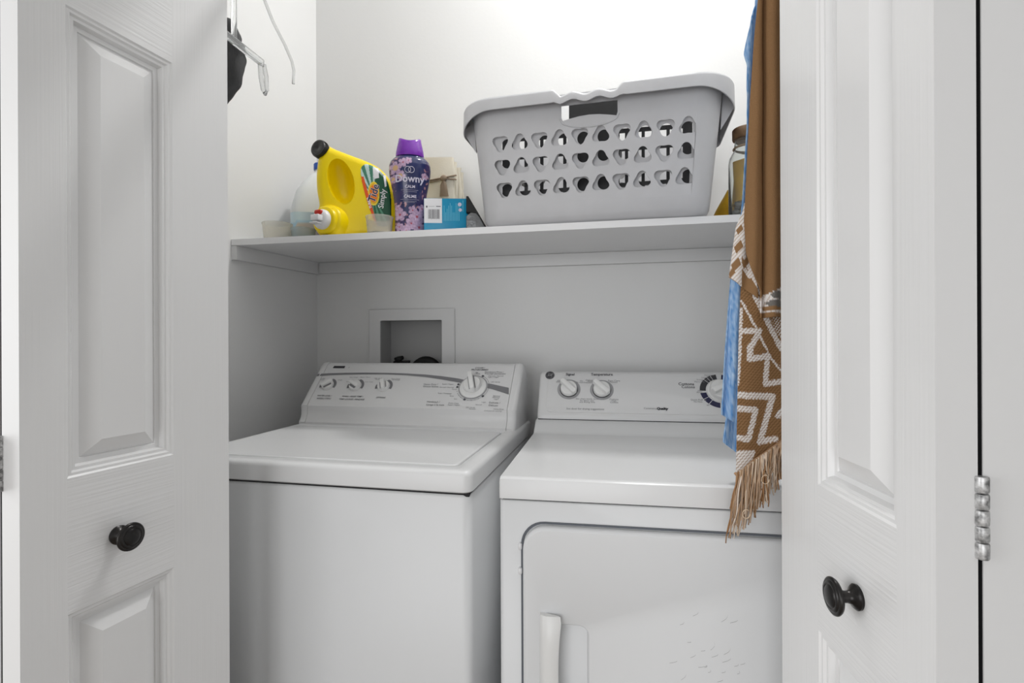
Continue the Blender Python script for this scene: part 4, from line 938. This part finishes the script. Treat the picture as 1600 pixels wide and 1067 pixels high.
# dark cloth cap clipped to the hanger
def sheet(b, P2, Y0, bulge, th, M=None, n=1):
    pass
cp = empty('cloth_hat', (HX - .03, RY - .02, 1.72)); tag(cp, 'dark charcoal cloth hat hanging from the clear hanger at the door edge', 'hat')
pts = [(300, 20), (357, 26), (366, 36), (373, 55), (378, 80), (380, 92), (377, 122), (369, 138), (357, 156), (330, 170), (300, 160)]
po_ = smooth_poly([(at(x, y, .935).x, at(x, y, .935).z) for x, y in pts], 2)
rings = []
for d_, y in ((.012, .952), (.004, .948), (0, .940), (0, .932), (.002, .926), (.006, .922), (.014, .919), (.026, .917)):
    q = inset_poly(po_, d_); rings.append([(x, y + .009 * noise.noise(Vector((x * 55, z * 30, y * 20))), z) for x, z in q])
b = MB(); b.loft(rings, True, True, True); b.build('hat_crown', CLOTHD, cp, world=True, smooth=60)
def lerp_poly(P, y):
    if y <= P[0][0]: return P[0][1]
    for (y0, x0), (y1, x1) in zip(P[:-1], P[1:]):
        if y <= y1: return x0 + (x1 - x0) * (y - y0) / (y1 - y0)
    return P[-1][1]
def hang(name, matl, parent, left, right, y0, y1fn, Y, fold, colf, nx=60, ny=160, th=.0022):
    """cloth hanging in the plane y = Y; left/right give the edges over height, y1fn the hem; fold(u, v) pushes in depth"""
    b = MB(); tops = []
    for j in range(ny + 1):
        for i in range(nx + 1):
            u = i / nx; v = j / ny
            xr = lerp_poly(right, 0) if isinstance(right, list) else right
            # a column follows the hem below it
            xa = lerp_poly(left, y0 + (700 - y0) * v); hem = y1fn(xa + (xr - xa) * u); y = y0 + (hem - y0) * v
            xa = lerp_poly(left, y); xr = lerp_poly(right, y) if isinstance(right, list) else right; x = xa + (xr - xa) * u
            p = at(x, y, Y); p.y = Y + fold(x, y); b.v.append(p); b.c.append(colf(x, y))
    for j in range(ny):
        for i in range(nx): k = j * (nx + 1) + i; b.f.append([k, k + 1, k + nx + 2, k + nx + 1]); b.mi.append(0)
    o = b.build(name, matl, parent, world=True, smooth=0); o.data.shade_smooth()
    md = o.modifiers.new('thick', 'SOLIDIFY'); md.thickness = th; md.offset = 0
    return o
# blue towel over the rod, behind the throw
bt_ = empty('blue_towel', (.22, .935, 1.4)); tag(bt_, 'light blue gauze towel hanging behind the brown throw', 'towel')
def bluec(x, y):
    s_ = noise.noise(Vector((x * .55, y * .035, 2))) * .6 + noise.noise(Vector((x * 1.5, y * .12, 5))) * .5 + .25 * noise.noise(Vector((x * .1, y * .5, 8)))
    k = min(1, max(0, .45 + 1.05 * s_)); a, c = srgb((82, 142, 206)), srgb((190, 216, 242)); return tuple(a[i] * (1 - k) + c[i] * k for i in range(3))
leftB = [(-215, 1190), (0, 1183), (30, 1173), (55, 1168), (85, 1162), (105, 1166), (140, 1165), (200, 1166), (240, 1163), (340, 1156), (430, 1143), (560, 1133), (640, 1128), (655, 1128), (720, 1128)]
hang('towel_layer', BLUET, bt_, leftB, 1232, -205, lambda x: min(672, 648 + (x - 1128) * .62), .930, lambda x, y: .005 * math.sin(x * .16 + y * .004) + .003 * math.sin(x * .4 + y * .02), bluec, 70, 180)
leftC = [(-215, 1192), (500, 1150), (640, 1136), (685, 1129), (720, 1129)]
hang('towel_layer', BLUET, bt_, leftC, 1236, -205, lambda x: min(709, 690 + (x - 1129) * .8), .950, lambda x, y: .005 * math.sin(x * .14 + 2 + y * .003), bluec, 60, 160)
for o in bt_.children: pass
# fold over the rod
def over_rod(parent, matl, x0, x1, ya, yb, ztop, colf, rad, tail=True):
    b = MB(); n = 24; m_ = 14; pts = []
    zr = RZ
    a_lo = [(ya, ztop), (ya, (ztop + zr) / 2)]; arc = [(RY - rad * math.cos(R_(180 * k / 12)), zr + rad * math.sin(R_(180 * k / 12))) for k in range(13)]; dn2 = [(yb, (ztop + zr) / 2), (yb, ztop)]
    L_ = a_lo + arc + (dn2 if tail else [])
    for i in range(n + 1):
        x = x0 + (x1 - x0) * i / n
        for (y, z) in L_: b.v.append(Vector((x, y, z))); b.c.append(colf(1190 + i, 0))
    k = len(L_)
    for i in range(n):
        for j in range(k - 1): b.f.append([i * k + j, (i + 1) * k + j, (i + 1) * k + j + 1, i * k + j + 1]); b.mi.append(0)
    o = b.build('rod_fold', matl, parent, world=True, smooth=0); o.data.shade_smooth(); md = o.modifiers.new('thick', 'SOLIDIFY'); md.thickness = .002; md.offset = 0
over_rod(bt_, BLUET, .262, .305, RY - .0155, .930, at(1200, -200, .93).z, bluec, .0155)

# the brown throw
th_ = empty('fringed_throw', (.22, .86, 1.4)); tag(th_, 'brown woven throw with cream zigzag pattern and a long fringe, hanging by the folded door', 'throw')
strokes = [([(1146, 616), (1208, 620), (1187, 690), (1212, 686)], 5.0), ([(1146, 637), (1180, 640), (1168, 686), (1146, 682)], 4.5), ([(1171, 540), (1170, 561), (1199, 556), (1196, 600), (1225, 596)], 4.5),
           ([(1158, 470), (1181, 515), (1205, 559), (1226, 584)], 1.8), ([(1160, 517), (1185, 517), (1173, 541)], 4.5), ([(1178, 462), (1200, 505), (1222, 545)], 4.2), ([(1168, 425), (1180, 448), (1194, 470)], 2.6), ([(1158, 482), (1155, 560), (1152, 600)], 2.4), ([(1216, 650), (1225, 640)], 4)]
def seg_d(px, py, a, c):
    vx, vy = c[0] - a[0], c[1] - a[1]; t = max(0, min(1, ((px - a[0]) * vx + (py - a[1]) * vy) / (vx * vx + vy * vy))); return math.hypot(px - a[0] - t * vx, py - a[1] - t * vy)
BR, BRD, WH = srgb((146, 112, 78)), srgb((112, 82, 54)), srgb((232, 227, 224))
def twill(x, y):
    return ((x * .75 + y * .66) % 4.2) < 1.35
def throw_under(x, y):
    jx, jy = x + 1.6 * noise.noise(Vector((x * .5, y * .5, 0))), y + 1.6 * noise.noise(Vector((x * .5, y * .5, 7)))
    jx += 1.4 * (((y * .62 - x * .8) / 3.4) % 1 - .5)
    wht = False
    for P, w_ in strokes:
        for a, c in zip(P[:-1], P[1:]):
            if seg_d(jx, jy, a, c) < w_: wht = True; break
        if wht: break
    if inside((jx, jy), [(1145, 703), (1180, 703), (1176, 716), (1150, 745), (1145, 745)]): wht = True
    if inside((jx, jy), [(1190, 466), (1224, 500), (1224, 532), (1204, 505)]) and twill(x * 1.2, y): wht = True
    band = abs((jy - 452) - (jx - 1158) * 1.86) / 2.11
    if wht:
        return WH if not twill(x, y) else srgb((168, 146, 128))
    c = BRD if twill(x, y) else BR
    return c
def throw_top(x, y):
    n_ = noise.noise(Vector((x * .35, y * .35, 1))); k = .5 + .5 * n_; c = tuple(BR[i] * (1 - k * .35) + srgb((128, 96, 66))[i] * k * .35 for i in range(3))
    if y < 330: c = tuple(c[i] * (1 - .0) for i in range(3))
    if x > 1186 and y > 448 + (1222 - x) * .5:
        jy = y + 1.2 * noise.noise(Vector((x * .9, y * .2, 0)))
        if jy < 488:
            if (abs(jy - 461) < 6 and x > 1203 + abs(jy - 461) * .8) or (abs(jy - 474) < 5 and x > 1196 + abs(jy - 474) * 1.5 and x < 1224): return srgb((120, 116, 112))
            if 479 < jy < 485 and x > 1194: return BR
            return WH if not (int(x * .7 + y * .3) % 4 == 0) else srgb((196, 180, 168))
    return c
def flap_col(x, y):
    for cx_, cy_, r in ((1156, 359, 5), (1154, 386, 6.5), (1150, 414, 7), (1164, 411, 6), (1144, 426, 5), (1168, 385, 0)):
        if abs(x - cx_ + (y - cy_) * .3) + abs(y - cy_) * .6 < r: return BR
    if y > 432 + (x - 1140) * .9: return BR
    if x > 1158 and y > 398:
        jx = x + 1.5 * noise.noise(Vector((x * .6, y * .6, 3)))
        if min(seg_d(jx, y, (1158, 392), (1186, 452)), seg_d(jx, y, (1170, 412), (1192, 440)), seg_d(jx, y, (1150, 405), (1172, 432))) > 3.0: return BR
    return WH if not twill(x, y) else srgb((196, 178, 160))
foldA = lambda x, y: -.006 * math.exp(-((x - 1180 - (y - 250) * -.02) / 9) ** 2) - .007 * math.exp(-((x - 1208) / 10) ** 2) + .010 * math.exp(-((x - 1194) / 3.2) ** 2) + .0015 * math.sin(y * .03)
leftA = [(-230, 1200), (-60, 1188), (0, 1183), (60, 1178), (160, 1171), (260, 1167), (345, 1162), (395, 1165), (425, 1174), (448, 1186), (455, 1189), (500, 1189), (720, 1189)]
under = hang('cloth', TERRY, th_, [(-230, 1206), (0, 1190), (200, 1175), (300, 1168), (400, 1160), (455, 1157), (520, 1154), (640, 1151), (742, 1149), (800, 1149)], 1238, -205, lambda x: 741 - (x - 1148) * .70, .872,
             lambda x, y: .004 * math.sin((x - 1150) * .07 + y * .006), throw_under, 110, 520)
hang('outer_fold', TERRY, th_, leftA, 1238, -205, lambda x: 497 - max(0, x - 1189) * .08, .853, foldA, throw_top, 80, 300)
hang('side_flap', TERRY, th_, [(320, 1163), (335, 1159), (355, 1150), (435, 1139), (720, 1139)], [(320, 1172), (345, 1170), (395, 1172), (425, 1181), (470, 1184)], 318, lambda x: 434 + (x - 1140) * 1.0, .863, lambda x, y: .003 * math.sin(x * .2 + y * .03), flap_col, 60, 160)
over_rod(th_, TERRY, .235, .30, RY - .030, .872, at(1205, -200, .872).z, throw_top, .0235, False)
# hem cord and fringe
b = MB(); hp = [at(1148 + i * 2.2, 741.5 - i * 2.2 * .70, .869) for i in range(41)]; b.tube(hp, .0026, 8, col=srgb((176, 140, 108))); b.build('hem_cord', FRINGE, th_, world=True, smooth=60)
b = MB(); r6 = random.Random(12)
tones = [srgb((196, 170, 146)), srgb((214, 194, 172)), srgb((176, 144, 114)), srgb((158, 120, 86)), srgb((228, 214, 200)), srgb((188, 160, 134))]
for k in range(190):
    t = r6.random() ** .85; x0 = 1150 + 84 * t; y0 = 741 - (x0 - 1148) * .70
    ln = (118 - 62 * t) * r6.uniform(.72, 1.05)
    if r6.random() < .2: ln *= .7
    dx_ = -(20 - 24 * t) * r6.uniform(.4, 1.1) if t < .55 else r6.uniform(-16, 3); Yk = .868 + r6.uniform(-.012, .006); ph = r6.uniform(0, 6); am = r6.uniform(1.0, 3.6)
    pts = []
    for q in range(13):
        s_ = q / 12; p = at(x0 + dx_ * s_ ** 1.3 + am * math.sin(s_ * 7 + ph) * s_, y0 + ln * s_, Yk + .004 * math.sin(s_ * 5 + ph)); pts.append(p)
    b.tube(pts, .0011, 5, rs=[.0014 - .0005 * q / 12 for q in range(13)], col=r6.choice(tones))
for (cx_, cy_) in ((1196, 749), (1166, 803)):       # two stray loops
    b.tube([at(cx_ + 6 * math.cos(a * .5), cy_ + 7 * math.sin(a * .5), .852) for a in range(12)], .0008, 5, col=srgb((224, 200, 172)))
o = b.build('fringe', FRINGE, th_, world=True, smooth=0); o.data.shade_smooth(); o['kind'] = 'stuff'; o['label'] = 'long loose beige and brown fringe strands'
# closet ceiling lamp housing (the lamp itself is the disk light below it)
b = MB(); b.lathe([(.0005, 3.0995), (.115, 3.0995), (.115, 3.080), (.105, 3.060), (.100, 3.060), (.0995, 3.08), (.0005, 3.08)], 40, Matrix.Translation((.06, 1.44, 0))); o = b.build('ceiling_lamp', LAMPG); tag(o, 'round white flush lamp on the closet ceiling', 'lamp')
